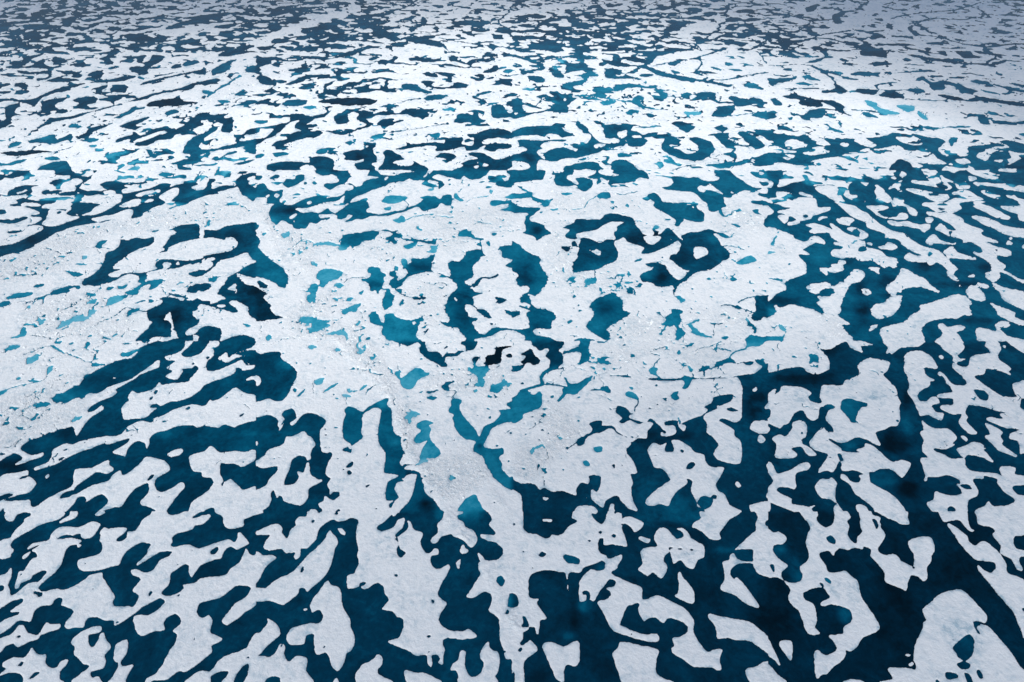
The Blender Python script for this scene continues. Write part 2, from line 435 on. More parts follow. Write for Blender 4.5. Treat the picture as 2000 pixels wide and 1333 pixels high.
4 370 -20 440 -20 470 30 510 50 430 65 400 85 350 95 350 110 430 145 520 165 560 190 640 210 700 220 690 230 600 220 540 190 470 175 400 155 340 120 350 100 300 90 370 65 440 50 430 20
c 7 4 -20 110 100 115 220 105 340 115
c 16 4 410 165 460 185 510 220 525 260
3 510 300 520 250 570 280 630 325 540 325 440 330 410 315 500 300 380 300 300 300 200 295 230 340 300 360 380 380 500 385 560 410 600 440 590 470 660 515 580 490 540 470 510 440 420 400 420 430 380 440 290 430 260 425 240 410 240 380 170 375 100 355 160 345 190 330 200 310 120 295 190 290 400 290
w 280 380 290 375 295 385
4 -20 210 60 215 150 210 220 205 230 215 160 235 80 255 40 280 20 265 -20 240
5 260 205 300 190 380 215 420 235 340 230
5 215 260 270 240 320 255 380 268 280 270
4 640 180 730 160 840 170 880 165 860 205 820 195 760 195 680 195
3 550 100 640 97 760 105 850 85 960 95 960 110 850 115 740 105 640 110
4 105 145 150 135 200 140 150 155
3 715 20 740 -20 900 -20 930 50 880 50 800 40 740 40
3 680 300 760 295 860 310 840 340 760 340 710 325
3 865 345 920 315 1000 320 1070 370 980 370 900 360
4 830 270 900 250 1000 240 1020 245 900 265 860 275 880 300 960 305 1080 300 1120 290 1200 300 1240 325 1160 335 1080 310 960 315 870 305
4 1160 215 1210 200 1240 225 1290 245 1380 230 1500 265 1560 285 1640 315 1580 335 1500 325 1460 280 1380 265 1380 300 1300 310 1270 290 1250 260 1210 235
3 1320 345 1380 340 1500 365 1560 385 1640 355 1750 370 1860 390 1980 400 2020 440 1880 420 1700 395 1560 395 1440 385 1380 370
c 9 4 1070 375 1240 385 1400 390
4 1570 235 1640 225 1720 240 1740 260 1820 270 2020 310 2020 330 1900 310 1780 275 1650 260
4 1900 250 2020 270 2020 285 1920 270
5 1660 300 1800 330 1820 345 1700 325
4 960 170 1100 160 1200 150 1280 150 1320 165 1220 165 1120 170
3 1080 30 1160 30 1260 50 1400 70 1500 90 1620 95 1740 100 1800 130 1700 115 1560 105 1440 95 1300 80 1180 60
w 1160 25 1220 20 1265 40 1220 45
3 1440 -20 1560 -20 1600 30 1700 50 1640 55 1540 60 1500 40
3 1100 -20 1180 -20 1300 20 1200 15
3 1300 -20 1360 -20 1400 40 1350 30
3 1600 -10 1760 20 1840 30 1780 60 1980 80 1960 90 1780 70 1720 100 1700 80 1780 40 1640 20
3 1750 90 1840 80 1850 95 1780 108
7 750 390 780 385 850 405 870 440 960 465 1030 485 990 500 900 490 830 455 790 430
7 1000 430 1060 420 1150 435 1150 460 1090 480 1050 460
5 735 490 760 475 830 500 870 525 780 520
7 1160 465 1220 500 1260 540 1200 530 1170 495
4 20 380 60 370 110 420 60 425
4 0 480 50 470 70 500 40 530 -20 530
4 170 480 230 490 280 500 330 460 420 455 460 475 410 525 330 525 340 550 280 540 240 510 190 510
5 470 515 510 508 545 520 500 530
5 420 570 470 575 500 600 560 620 590 645 500 620 450 630 480 600
5 540 570 560 550 580 575
5 150 520 190 520 190 545 160 540
4 -20 625 60 645 160 655 240 665 270 650 320 670 330 690 420 720 500 745 440 690 450 680 520 690 540 675 580 690 620 680 680 690 720 710 780 745 830 755 840 730 760 680 840 675 930 660 1000 640 1040 665 1000 680 1060 720 1140 735 1200 735 1210 705 1170 680 1120 655 1140 645 1240 670 1330 680 1380 705 1360 745 1330 760 1340 790 1390 825 1450 815 1530 825 1570 800 1560 750 1610 740 1680 735 1800 720 1850 745 1780 750 1700 770 1690 790 1640 800 1640 830 1700 860 1740 820 1770 785 1870 790 1900 830 1850 850 1740 860 1800 870 1830 890 1780 945 1600 945 1590 900 1560 850 1480 850 1400 910 1380 945 1280 945 1240 915 1160 870 1220 880 1390 885 1330 840 1240 770 1180 765 1140 785 1060 770 1010 740 900 760 840 770 760 765 680 790 620 800 540 825 440 840 340 860 280 890 200 890 80 870 -20 890
w 130 720 180 692 270 710 340 740 260 755 200 765 140 755
w 270 800 330 780 350 755 440 750 485 790 420 805 320 815
w 95 825 130 805 215 820 160 850 120 840
w -20 725 60 740 120 770 220 785 200 795 100 795 -20 785
w -20 690 20 705 40 718 -20 725
w 555 730 590 715 630 730 620 748 580 745
w 665 700 700 690 760 705 830 735 820 755 760 740 700 720
w 920 710 935 715 935 722
w 370 720 420 690 470 720 500 740 480 750 420 735
4 1810 710 1860 695 1940 710 2020 740 2020 800 1920 790 1850 770 1910 770 1840 725
3 1930 870 1980 840 2020 845 2020 920 1880 920 1850 900
3 960 900 1000 860 1040 845 1100 870 1150 945 960 945
w 1370 920 1420 880 1480 845 1560 850 1590 900 1600 945 1370 945
5 1410 710 1430 675 1475 680 1470 710 1430 745
5 1580 660 1620 640 1680 650 1640 660
4 1640 500 1700 510 1740 540 1760 570 1840 575 1900 580 2020 570 2020 540 1940 555 1860 550 1720 540 1740 575 1660 570
5 1200 590 1260 590 1330 600 1420 590 1520 585 1600 595 1500 605 1400 600 1320 615 1240 615
w 1325 600 1340 590 1355 600 1340 605
5 1710 480 1760 475 1800 495 1740 500
5 1850 505 1910 500 1960 515 1880 515
5 930 655 980 640 1040 640 990 660
5 1950 650 2020 640 2020 670
6 370 885 400 870 420 890 390 900
6 680 830 710 815 700 845
6 760 830 790 832 775 840
6 280 920 310 905 320 940 290 940
b 900 0 0 0 1
g 230 745 70 12 .5
g 1540 900 40 30 .6
b 850 10 90 25 1
b 1440 370 100 14 1.5
b 960 345 60 15 1.5
b 330 400 100 30 1.5
s .8 0 540 600 550 700 620 300 640 100 640
s .7 1200 400 2000 430 1900 520 1600 540 1300 500
s .6 500 80 1100 100 1900 200 1900 300 1000 240 600 160
s .8 0 120 250 130 400 280 0 200
n .35 1200 0 2000 0 2000 300 1700 250 1300 120
@0 333 w
3 -20 50 90 65 180 40 280 -20 370 -20 430 10 440 40 550 45 540 60 600 65 640 75 640 95 600 130 590 165 620 180 680 200 820 190 800 170 850 160 900 165 900 185 960 195 930 240 880 290 800 330 720 350 640 355 610 350 560 360 520 330 520 310 570 300 490 300 410 305 330 295 350 270 420 260 440 240 400 240 330 245 310 230 190 215 230 180 160 200 70 195 60 175 130 130 220 115 310 120 260 135 250 170 190 215 130 235 140 255 90 265 80 280 160 285 200 295 240 300 310 330 300 345 250 350 240 365 320 370 320 390 260 420 200 435 325 435 325 470 200 530 100 575 -20 600 -20 685 60 660 200 630 320 560 450 490 560 450 640 430 760 405 930 375 880 390 790 410 720 385 770 370 880 345 1010 305 1040 340 1020 375 1100 360 1140 330 1200 300 1290 255 1250 215 1330 150 1400 140 1390 185 1330 240 1430 250 1530 230 1660 190 1740 190 1700 175 1790 150 1850 125 1740 120 1660 145 1660 100 1690 75 1630 70 1620 120 1580 150 1520 150 1490 135 1560 105 1440 100 1330 130 1340 105 1250 110 1170 140 1020 175 960 180 960 150 1000 140 970 120 1100 110 1170 95 1060 95 1000 105 930 95 850 85 790 105 800 130 870 135 870 150 770 160 690 160 620 140 640 110 700 75 730 40 730 0 700 -20 800 -20 750 15 700 50 600 35 540 -20 440 -20 200 -20 60 40
w 130 180 180 165 200 150 218 160 170 178 140 188
w 160 268 190 253 310 265 315 280 240 278 180 285
w 330 415 370 370 390 310 510 320 540 350 625 370 560 395 500 415 410 440 340 430
w 190 215 240 190 320 200 480 215 700 205 820 185 960 200 930 250 870 290 780 330 640 355 700 320 770 270 720 255 580 250 540 285 560 300 450 305 330 295 360 270 430 265 420 235 330 245
3 520 340 560 300 540 280 600 250 720 258 790 265 740 290 710 320 640 350 600 345 570 362
w 1055 200 1110 175 1180 158 1255 155 1230 185 1160 205
w 930 285 1000 245 1080 225 1190 225 1195 240 1090 265 1080 280 980 290
w 1255 215 1310 165 1390 140 1400 170 1370 215 1330 245 1290 240
w 820 185 840 160 890 165 900 180
3 390 100 430 75 480 70 480 90 440 110 400 112
3 320 170 370 150 390 160 470 155 480 170 420 185 340 190
3 460 195 500 170 580 165 600 190 520 200
3 440 335 465 320 480 328 460 345
3 -20 310 40 308 40 335 0 350 -20 350
3 -20 385 40 385 120 385 180 365 220 372 160 405 90 418 -20 412
3 50 485 100 470 180 475 150 492 80 497
3 -20 85 -20 30 50 40 30 75
3 -20 190 15 190 0 215 -20 215
5 1240 40 1280 15 1380 28 1330 45 1280 55
w 1500 135 1560 110 1590 80 1630 75 1620 110 1590 150 1540 155
3 1850 70 1920 30 2020 35 2020 230 1960 235 1890 185 1850 130
w 1935 75 1970 50 2020 60 2020 135 1960 125
t 1950 200 60 30 5
t 1500 190 100 30 5
4 1770 40 1810 20 1800 45 1750 70
3 1850 30 1880 10 1940 10 1900 30
7 1580 45 1600 45 1590 70 1560 100
3 640 890 660 850 720 820 780 770 810 720 830 650 900 620 940 580 940 540 1000 545 1060 525 1140 535 1200 520 1210 550 1170 590 1080 620 980 680 900 740 880 770 950 775 880 800 850 815 860 835 920 835 960 810 1020 800 1110 800 1200 780 1230 770 1210 740 1250 700 1330 695 1430 705 1500 705 1560 690 1590 700 1550 730 1600 720 1680 700 1670 685 1620 690 1560 690 1600 670 1700 640 1780 620 1850 600 1850 560 1820 530 1770 530 1760 545 1700 535 1640 530 1550 545 1470 560 1380 585 1320 605 1310 635 1270 655 1240 650 1290 620 1270 600 1310 560 1340 510 1390 490 1350 470 1340 460 1400 430 1480 420 1560 430 1560 520 1590 525 1600 465 1680 470 1740 450 1790 430 1900 420 2020 425 2020 690 1970 700 1940 650 1880 660 1800 690 1720 710 1680 750 1640 790 1540 840 1480 820 1480 800 1560 780 1640 780 1570 760 1580 715 1500 740 1490 730 1400 760 1300 775 1340 730 1280 720 1270 770 1200 790 1150 800 1150 830 1110 870 1090 870 1080 830 1000 810 930 850 860 880 800 890 760 910 700 900 660 905
w 1310 635 1330 600 1400 570 1500 545 1640 528 1700 535 1750 545 1770 528 1830 530 1858 580 1800 630 1690 650 1600 670 1570 690 1480 705 1400 695 1250 695 1250 650
w 860 815 900 800 930 815 910 835 865 835
w 1285 770 1280 725 1340 725 1330 750 1300 775
w 1370 735 1390 715 1405 735 1385 742
w 1570 740 1620 710 1660 720 1660 745 1610 785
w 1620 700 1660 685 1680 692
5 740 600 780 550 850 548 800 590 800 610 760 612
5 1180 475 1260 462 1210 490
6 1615 430 1635 390 1660 395 1650 420 1630 440
5 1320 300 1380 275 1480 250 1400 280 1340 305
5 500 790 560 790 630 800 650 820 600 835 560 825 540 805
7 640 690 640 665 670 665 680 690 650 700
6 580 735 620 728 700 742 640 745
5 45 1000 130 960 260 955 230 985 120 1005 60 1010
5 -20 1050 40 1020 80 1025 70 1055 30 1070 -20 1070
5 265 920 280 895 350 890 320 915
4 395 970 420 940 530 905 570 900 640 905 540 930 540 950 440 975
c 6 4 380 970 300 1000 230 1030 190 1060
5 665 975 690 955 750 965 740 985 680 990
5 590 905 640 915 600 935
6 690 1030 750 1000 740 1040 700 1045
7 840 1060 830 1035 880 985 980 975 1000 990 930 1030
c 8 5 750 960 780 930 790 900
7 440 1245 480 1190 540 1170 600 1130 680 1140 700 1100 760 1090 700 1150 660 1180 600 1180 520 1215 470 1240
5 985 1140 1020 1090 1090 1075 1080 1105 1040 1120 1000 1150
5 920 910 1000 895 980 925 930 930
5 825 930 850 910 890 910 870 935 840 942
5 975 955 1040 930 1120 880 1190 855 1290 855 1270 880 1200 930 1160 935 1180 890 1100 920 1080 970 1020 980
4 960 980 1000 980 990 1000 950 1000
5 1160 990 1190 985 1180 1000
5 1040 1045 1130 1010 1140 1025 1060 1045
5 1170 1035 1160 1010 1200 1010 1200 1035
5 1080 865 1110 830 1150 830 1130 870 1100 885
3 1460 940 1480 910 1600 880 1660 910 1600 950 1560 940 1520 960 1470 955
3 1700 950 1750 890 1790 830 1850 800 1950 735 2020 730 2020 840 1940 835 1870 810 1850 815 1880 850 1920 890 2020 930 2020 1150 1970 1150 1940 1120 1940 1080 1900 1050 1840 1020 1790 1040 1850 1080 1850 1110 1810 1115 1750 1090 1700 1085 1640 1060 1560 1050 1540 1090 1500 1110 1530 1160 1565 1170 1540 1210 1480 1240 1455 1265 1460 1290 1520 1280 1560 1240 1620 1215 1720 1235 1730 1285 1700 1345 1560 1345 1550 1300 1510 1290 1480 1345 1080 1345 1090 1300 1140 1250 1190 1190 1160 1170 1150 1130 1160 1090 1250 1050 1270 1020 1240 1010 1290 990 1380 1000 1420 1020 1500 1020 1540 1000 1580 1020 1640 1020 1650 1045 1760 1000 1700 970
w 1775 925 1830 890 1850 895 1840 920 1855 950 1815 985 1850 945 1800 935
w 1280 1165 1325 1110 1345 1160 1360 1230 1390 1300 1410 1310 1340 1320 1280 1345 1140 1345 1200 1310 1270 1300 1330 1290 1340 1260 1340 1200 1310 1175
3 1255 1300 1300 1290 1340 1295 1300 1310
w 1690 1060 1740 1050 1770 1060 1730 1075
w 1410 1100 1430 1098 1418 1104
3 1740 1345 1790 1310 1900 1285 1980 1310 2000 1345
6 1895 1200 1920 1195 1960 1215 1940 1228 1905 1215
5 1630 850 1700 825 1690 870 1640 875
4 1300 940 1320 960 1400 970 1480 1000 1440 1005 1330 975
6 80 1310 150 1285 165 1240 195 1225 215 1280 180 1305 100 1315
7 295 1180 310 1145 340 1195 320 1210
5 795 1300 820 1295 870 1325 820 1325
4 430 1165 450 1148 470 1150 450 1172
c 4 4 480 1105 560 1060 640 1010
c 4 4 740 1225 800 1180 880 1150 960 1090 1000 1070
c 4 4 240 1290 330 1300 430 1320 520 1290
c 3 4 100 740 150 770 210 780
c 3 4 350 610 430 630 500 650 560 640
c 3 4 120 830 200 820 300 810
c 3 4 680 610 780 600 870 620
c 4 3 1000 1070 1100 1100 1150 1105
7 430 -20 480 -20 470 0
6 440 1090 460 1080 450 1105
r 1 0 690 200 640 450 500 620 450 900 400 960 400 700 600 480 800 0 900
r .9 960 390 1300 280 1800 150 1900 190 2000 240 2000 400 1700 440 1350 460 1000 520 800 470
r .8 150 1060 600 960 800 940 830 1080 700 1200 850 1150 1000 1100 1100 1200 1000 1330 300 1330 160 1200
r .5 1280 800 1500 780 1700 830 1500 980 1300 960 1250 1000
b 300 540 150 40 1
b 1650 640 120 60 1.5
b 1820 520 60 40 1.5
b 1200 1150 80 60 2
b 1350 1150 100 80 1
t 1330 1040 40 20 4.5
t 1980 670 40 40 5
t 1900 770 50 30 4
b 1950 950 80 100 1
@500 333 w
4 -20 130 60 105 90 140 130 160 180 155 230 150 210 160 205 200 190 240 210 265 280 270 350 240 450 205 560 215 680 190 700 160 760 150 750 120 690 110 660 115 610 140 580 155 540 140 535 110 580 105 650 90 640 60 590 30 560 45 490 35 460 -20 740 -20 755 40 720 70 690 120 740 100 780 130 820 120 850 90 870 75 920 65 960 55 870 45 890 10 890 -20 930 -20 980 30 1080 40 1150 20 1240 10 1250 -20 1350 -20 1310 60 1370 20 1450 -20 1820 -20 1770 55 1720 75 1660 70 1620 45 1590 75 1500 55 1410 35 1380 60 1440 80 1470 110 1430 150 1420 90 1300 80 1240 85 1190 65 1150 90 1060 100 1000 125 920 155 850 180 760 225 720 260 690 270 690 235 700 195 640 235 560 255 500 260 400 300 330 295 310 310 360 330 430 325 500 330 560 300 620 335 720 270 800 240 860 240 890 280 870 310 870 330 920 335 980 345 1060 320 1150 310 1200 290 1250 270 1340 210 1400 205 1440 225 1460 200 1520 190 1530 270 1480 275 1450 260 1400 300 1310 320 1260 290 1160 325 1080 345 990 360 900 360 860 380 790 385 740 400 690 408 760 360 720 350 700 375 640 385 630 355 600 345 560 350 490 350 500 375 570 365 570 380 520 395 470 420 430 410 390 450 320 460 290 445 280 430 250 420 210 395 160 425 120 405 105 365 110 290 150 265 90 265 85 235 110 190 60 210 -20 215
w 265 365 310 340 325 345 300 375 270 382
w 390 255 420 240 440 255 410 270
w 1005 70 1025 50 1040 62 1020 75
w 140 200 160 180 185 195 160 220
w 290 405 300 395 305 410
b 250 310 100 30 1
t 120 390 40 30 6
t 1380 250 100 50 4.5
w 730 0 800 0 820 40 750 50
2 580 -20 660 -20 640 20 590 15
4 215 100 240 70 300 70 320 40 375 38 380 75 340 100 290 130 240 140 215 120
4 110 60 150 35 185 40 170 65 120 72
4 -20 45 30 40 50 60 20 78 -20 70
4 535 130 545 105 600 110 580 150
5 435 100 455 85 480 110 450 115
4 370 100 390 92 395 110 378 115
4 100 -20 180 -20 150 10 110 0
5 440 62 465 57 460 68
6 985 240 1010 205 1080 195 1150 200 1190 215 1150 240 1080 265 1010 260
c 8 5 1150 230 1190 270 1180 300
6 1000 300 1060 285 1050 310 1020 315
6 1060 390 1110 375 1135 350 1165 400 1120 412
6 1230 335 1270 333 1250 345
c 8 6 1160 390 1280 355 1380 345 1340 370
c 8 6 1380 380 1440 360 1530 370
6 1255 440 1275 435 1300 470 1280 475 1255 455
6 1540 190 1570 180 1590 210 1630 240 1600 250 1560 225
c 7 7 1640 245 1720 215 1820 200
7 1340 150 1390 140 1390 160 1350 162
7 1830 150 1850 155 1850 185 1825 175
5 1830 260 1850 235 1900 235 1960 240 2020 235 2020 320 1960 325 1900 310 1890 295 1950 265 1880 280 1850 280
6 1945 210 2020 180 2020 225 1960 222
w 1890 310 1900 290 1960 265 1980 280
4 1970 -20 2020 -20 2020 110 1980 140 1910 130 1870 110 1900 85 1960 80 1980 40 1960 20
4 1870 45 1910 38 1900 52
4 660 590 680 510 760 490 830 485 900 470 960 475 960 500 900 550 830 560 800 590 700 590
w 955 510 1000 485 1050 480 1080 490 1030 520 1040 550
4 970 470 1020 465 1070 475 1110 465 1100 490 1145 510 1130 530 1080 530 1110 565 1080 580 1040 555 1020 530 1070 495 1020 485
4 1140 532 1250 538 1350 550 1410 560 1400 580 1320 570 1230 555 1170 550
7 630 615 700 590 720 600 690 630
7 440 575 560 560 650 580 660 600 560 590 470 585
c 8 6 240 625 300 590 370 545 430 555
7 195 510 230 485 270 475 260 520 220 530
6 1155 595 1200 570 1255 560 1250 590 1200 620 1170 615
7 1365 590 1400 590 1420 625 1390 650 1330 640 1370 620
4 1150 760 1210 720 1220 690 1340 685 1370 660 1395 655 1395 680 1380 720 1380 790 1440 805 1520 830 1500 740 1530 710 1590 710 1640 660 1640 635 1750 620 1790 660 1810 668 1760 675 1740 710 1710 730 1690 780 1700 830 1650 860 1630 880 1690 905 1680 920 1720 950 1780 960 1700 990 1700 1020 1700 1050 1740 1090 1830 1140 1840 1160 1740 1100 1680 1055 1640 1060 1660 1140 1730 1155 1725 1180 1690 1190 1720 1250 1760 1280 1800 1275 1840 1235 1900 1230 2020 1240 2020 1255 1920 1255 1830 1300 1720 1320 1700 1345 1630 1345 1640 1310 1600 1270 1570 1235 1500 1225 1440 1195 1440 1180 1510 1190 1500 1140 1475 1100 1480 1050 1500 1020 1500 990 1570 920 1550 875 1480 830 1390 800 1340 795 1280 810 1200 830 1150 880 1140 905 1080 930 1040 890 1050 860 1080 840 1035 820 1050 790 1090 790 1110 830 1150 800
w 1100 860 1130 790 1170 770 1180 810 1140 850
t 1700 670 60 40 4
b 1620 1050 100 150 2
b 1280 755 80 30 1.5
w 1545 1000 1560 995 1575 1020 1555 1018
6 1135 700 1160 690 1185 720 1160 760 1140 740
6 1075 770 1090 750 1115 760 1110 790 1085 785
5 820 855 880 840 900 820 870 790 890 755 960 760 980 790 1020 820 990 850 1000 870 985 920 1040 925 1060 960 1080 985 1060 1060 1010 1095 990 1070 990 1000 1020 940 970 940 950 970 930 940 900 950 880 890
b 920 900 60 30 1.5
6 470 820 500 785 540 770 590 770 670 790 675 820 640 850 580 870 540 900 530 920 490 905 500 870 480 850
6 350 942 400 938 440 890 480 890 480 940 470 970 470 1010 440 1045 400 1030 400 980 430 960
7 430 720 460 715 490 745 460 750
6 620 890 650 880 685 905 660 925 630 920
c 6 4 680 880 740 845 860 835
6 590 955 630 930 620 955
6 800 965 820 945 850 940 830 972
6 695 1015 740 992 755 1005 740 1030
6 665 1105 720 1070 820 1035 815 1060 780 1110 740 1105 690 1135
5 885 1140 905 1105 940 1110 980 1180 1000 1190 1010 1130 1060 1115 1090 1140 1170 1170 1270 1160 1310 1130 1320 1150 1280 1190 1270 1240 1250 1300 1290 1345 1060 1345 980 1270 990 1220 940 1210 890 1190
w 1218 1190 1250 1185 1235 1210
3 1220 990 1320 990 1320 1010 1240 1015
5 1120 1060 1140 1010 1165 1015 1140 1060
4 1260 1045 1310 1035 1290 1055
c 6 3 1120 960 1170 985 1220 995
5 1090 930 1140 930 1140 960 1100 950
6 1430 830 1460 825 1490 840 1420 840
c 8 4 1290 870 1380 890 1460 880 1510 920
6 340 1170 360 1145 440 1145 520 1175 570 1170 570 1210 520 1250 450 1265 410 1275 400 1240 440 1225 430 1200 360 1195
7 520 1290 600 1260 690 1250 720 1290 715 1345 700 1345 690 1300 620 1285
c 7 6 570 1172 640 1170 680 1145
5 860 1310 900 1300 880 1325 850 1325
6 80 1300 105 1285 125 1305 100 1345 80 1320
4 -20 525 20 530 30 570 20 600 50 640 90 680 160 730 210 760 225 790 255 830 240 910 200 920 140 880 60 845 -20 830
w -20 835 40 845 80 870 100 910 60 930 -20 920
3 10 870 50 875 95 900 85 925 30 915
2 -20 925 60 945 95 965 60 990 110 1050 120 1100 150 1130 215 1150 180 1165 100 1170 -20 1165
t 80 820 120 50 4.5
t 200 840 50 60 5
t 10 640 60 60 5
6 40 500 70 485 90 492 60 515
5 -20 430 20 430 10 460 -20 480
5 480 455 520 445 510 460
7 545 490 570 480 585 488
6 660 468 690 462 690 475
5 1570 500 1600 480 1690 472 1700 520 1780 530 1770 550 1700 540 1650 520 1580 520
5 1590 470 1640 460 1640 475
c 7 5 1700 430 1750 410 1860 420
5 1840 500 1860 485 1885 495 1855 518
5 1800 570 1820 550 1830 580 1820 595
5 1725 580 1750 565 1765 590 1735 595
c 6 4 1750 540 1760 600 1770 660
5 1600 555 1660 560 1620 565
4 1890 620 1940 590 2020 600 2020 700 1960 690 1920 680
w 1910 620 1920 690 1890 650
4 1950 745 1990 720 2020 715 2020 770
3 1690 905 1700 880 1760 835 1830 835 1890 810 1900 820 1840 850 1770 850 1740 890 1710 920
3 1700 920 1690 890 1740 870 1730 910
3 1870 995 1890 990 1960 1015 1900 1045
3 1810 1018 1840 1012 1835 1022
4 1940 1090 2020 1110 2020 1150 1970 1130
3 1830 1195 1850 1190 1855 1212 1835 1212
3 1720 1090 1790 1090 1840 1150 1800 1155
3 1810 945 1840 935 1830 950
3 1310 1260 1350 1235 1370 1245 1330 1270
3 1450 985 1500 975 1480 990
r .9 0 220 90 300 200 420 400 540 480 700 460 800 480 900 300 700 150 500 20 400
r .6 300 460 640 440 1000 420 1300 410 1500 400 1500 600 1400 700 1150 690 1050 780 950 700 700 650 300 580
r .9 1300 330 1900 250 2000 300 2000 400 1800 480 1600 620 1430 660 1430 500
r .8 200 1180 420 960 680 930 720 1060 500 1150 700 1230 850 1080 870 1330 300 1330
r .8 1100 1000 1320 870 1480 900 1470 1100 1430 1200 1300 1330 1270 1200 1180 1150
s 1 1300 80 1900 40 1900 110 1500 200 1560 160
@1000 333 w
4 -20 -20 240 -20 245 70 180 80 100 90 40 100 -20 112
4 320 0 340 -20 440 -20 490 10 520 -20 530 -10 500 30 440 40 440 70 480 100 520 110 500 70 550 55 620 70 640 90 600 150 560 170 520 150 500 120 420 130 350 120 330 90 330 40
w 330 -20 430 -20 400 10 340 20
4 630 -20 700 -20 680 20 740 40 860 45 780 20 850 -20 960 -20 1050 20 1065 70 1000 60 930 95 850 105 750 110 770 75 740 80 690 60 690 100 660 110 670 70 630 65 580 50 620 30
w 470 40 530 -20 660 -20 640 30 590 50 560 55 500 60
6 385 180 430 170 480 180 450 195 410 200
5 -20 180 60 185 150 170 170 205 240 230 290 235 295 270 260 290 230 265 160 235 150 215 100 220 50 225 -20 222
4 -20 240 40 275 100 290 160 290 230 300 170 340 140 370 150 395 190 405 250 430 275 460 300 500 260 510 230 530 190 555 180 530 140 510 80 490 110 470 95 420 110 370 130 340 60 335 -20 325
b 190 460 50 30 1
5 215 325 250 320 240 340
6 290 310 350 300 330 320
c 8 6 460 310 560 295 600 240 660 205
5 665 205 690 175 770 175 770 215 700 225
c 7 5 780 170 860 190 950 175 1010 160
3 400 450 480 410 510 380 680 385 720 350 790 338 880 355 940 375 970 420 990 460 1040 505 1100 510 1110 485 1150 500 1220 450 1250 470 1270 500 1350 560 1320 520 1370 490 1450 480 1540 465 1620 490 1570 500 1620 540 1640 590 1700 640 1690 690 1640 715 1600 750 1560 775 1480 790 1410 820 1370 860 1310 890 1280 930 1270 960 1255 950 1260 905 1150 915 1080 880 1010 870 1000 820 1060 790 1110 760 1060 755 1050 730 1110 720 1200 740 1220 790 1290 855 1350 830 1355 790 1280 740 1230 690 1250 660 1290 650 1320 580 1290 555 1230 590 1180 610 1120 640 1020 655 1020 630 1030 610 960 580 900 560 880 530 840 540 800 570 830 650 805 715 740 740 660 780 560 790 480 800 470 740 480 710 510 680 520 600 530 540 470 540 420 530 420 505 450 470
w 520 540 510 500 560 485 650 470 720 430 780 405 830 405 880 410 820 440 820 470 790 490 810 540 740 540 690 565 640 545 560 525
w 1030 520 1160 520 1140 560 1090 582 1050 560
w 1415 620 1440 600 1500 605 1530 645 1470 692 1430 680
w 585 622 640 630 660 618 695 640 680 668 630 640
w 1340 780 1390 785 1370 795
w 1230 535 1255 540 1245 545
1 1100 470 1150 480 1120 510
t 860 470 60 50 5
t 460 490 50 30 4.8
t 700 750 120 40 4.5
t 1060 820 50 60 5.5
t 1580 530 60 50 4.8
b 1300 680 100 80 1.5
b 1180 840 80 50 1
b 1000 540 100 60 1.5
6 1100 470 1120 430 1150 440 1140 460
5 1190 380 1220 375 1235 385 1200 392
4 1060 200 1110 170 1140 195 1180 245 1280 255 1340 250 1380 270 1440 265 1450 300 1500 330 1500 390 1460 410 1400 400 1340 380 1340 400 1300 440 1270 430 1280 395 1250 370 1220 350 1160 320 1110 280 1110 250
w 1400 290 1415 285 1420 298
4 1170 135 1240 120 1260 90 1250 50 1300 45 1350 55 1450 55 1500 80 1600 80 1620 50 1580 20 1590 -20 1680 -20 1740 40 1820 95 1880 130 1960 140 1900 165 1830 160 1780 170 1730 195 1700 210 1650 200 1670 270 1640 295 1580 330 1530 310 1530 270 1480 230 1450 200 1400 170 1300 165 1200 150
w 1440 140 1470 122 1520 125 1545 108 1590 140 1655 200 1600 180 1540 155 1500 170 1460 165
w 1700 155 1740 180 1790 175 1720 180
4 1930 90 2020 100 2020 125 1950 120
4 1915 185 1960 180 2020 185 2020 215 1940 205
4 1870 240 1930 235 2020 250 2020 280 1900 265
5 1615 320 1640 300 1660 350 1690 360 1640 365
5 1740 320 1770 300 1790 320 1760 335
c 7 5 1660 355 1710 345 1740 320
5 1860 15 1920 15 1930 35 2020 50 2020 75 1940 65 1880 35
5 1870 310 1930 310 1920 330 1960 345 1900 345
5 1855 360 1880 352 1870 370
3 1970 380 2020 350 2020 450 1980 440
5 1710 425 1750 420 1800 435 1760 445
4 -20 558 50 575 80 610 150 650 225 685 220 730 250 790 285 850 270 890 220 950 180 985 140 970 70 985 130 980 160 1040 200 1080 270 1085 330 1120 350 1150 310 1190 300 1240 220 1240 170 1245 170 1280 210 1290 300 1310 350 1345 110 1345 100 1300 40 1265 -20 1245 -20 1235 60 1245 130 1230 130 1180 110 1130 130 1105 160 1105 80 1080 50 1065 70 1040 60 1010 90 970 135 950 130 915 80 905 60 910 30 860 50 815 0 790 -20 770
w 60 1045 100 1038 140 1055 130 1075 90 1065
b 100 820 80 80 2
t 50 620 60 50 5
t 220 930 50 40 5.5
b 220 1200 60 50 2
3 -20 1110 60 1100 60 1130 20 1150 -20 1145
4 580 1210 640 1130 620 1080 600 1080 620 1040 660 1000 720 980 790 955 840 990 870 1040 865 1090 930 1115 880 1150 820 1190 770 1220 740 1250 770 1280 750 1330 690 1310 600 1250
b 720 1060 80 60 2
t 650 1210 60 50 5.5
t 760 1000 60 25 5.5
2 385 605 420 595 460 610 440 638 395 625
3 465 560 490 555 515 590 480 600
c 6 3 430 605 470 595 515 600
5 440 845 500 830 490 860 495 880 450 870
6 565 860 590 850 650 840 665 870 630 890 570 900
c 8 4 650 785 645 815 655 840
4 480 790 560 790 470 800
6 850 810 890 815 860 840
c 9 5 865 840 850 900
5 800 890 830 872 855 900 830 920
6 690 960 740 945 720 970
c 6 6 740 945 800 935 830 910
4 890 940 920 915 945 930 940 970 900 960
4 850 920 865 910 872 935
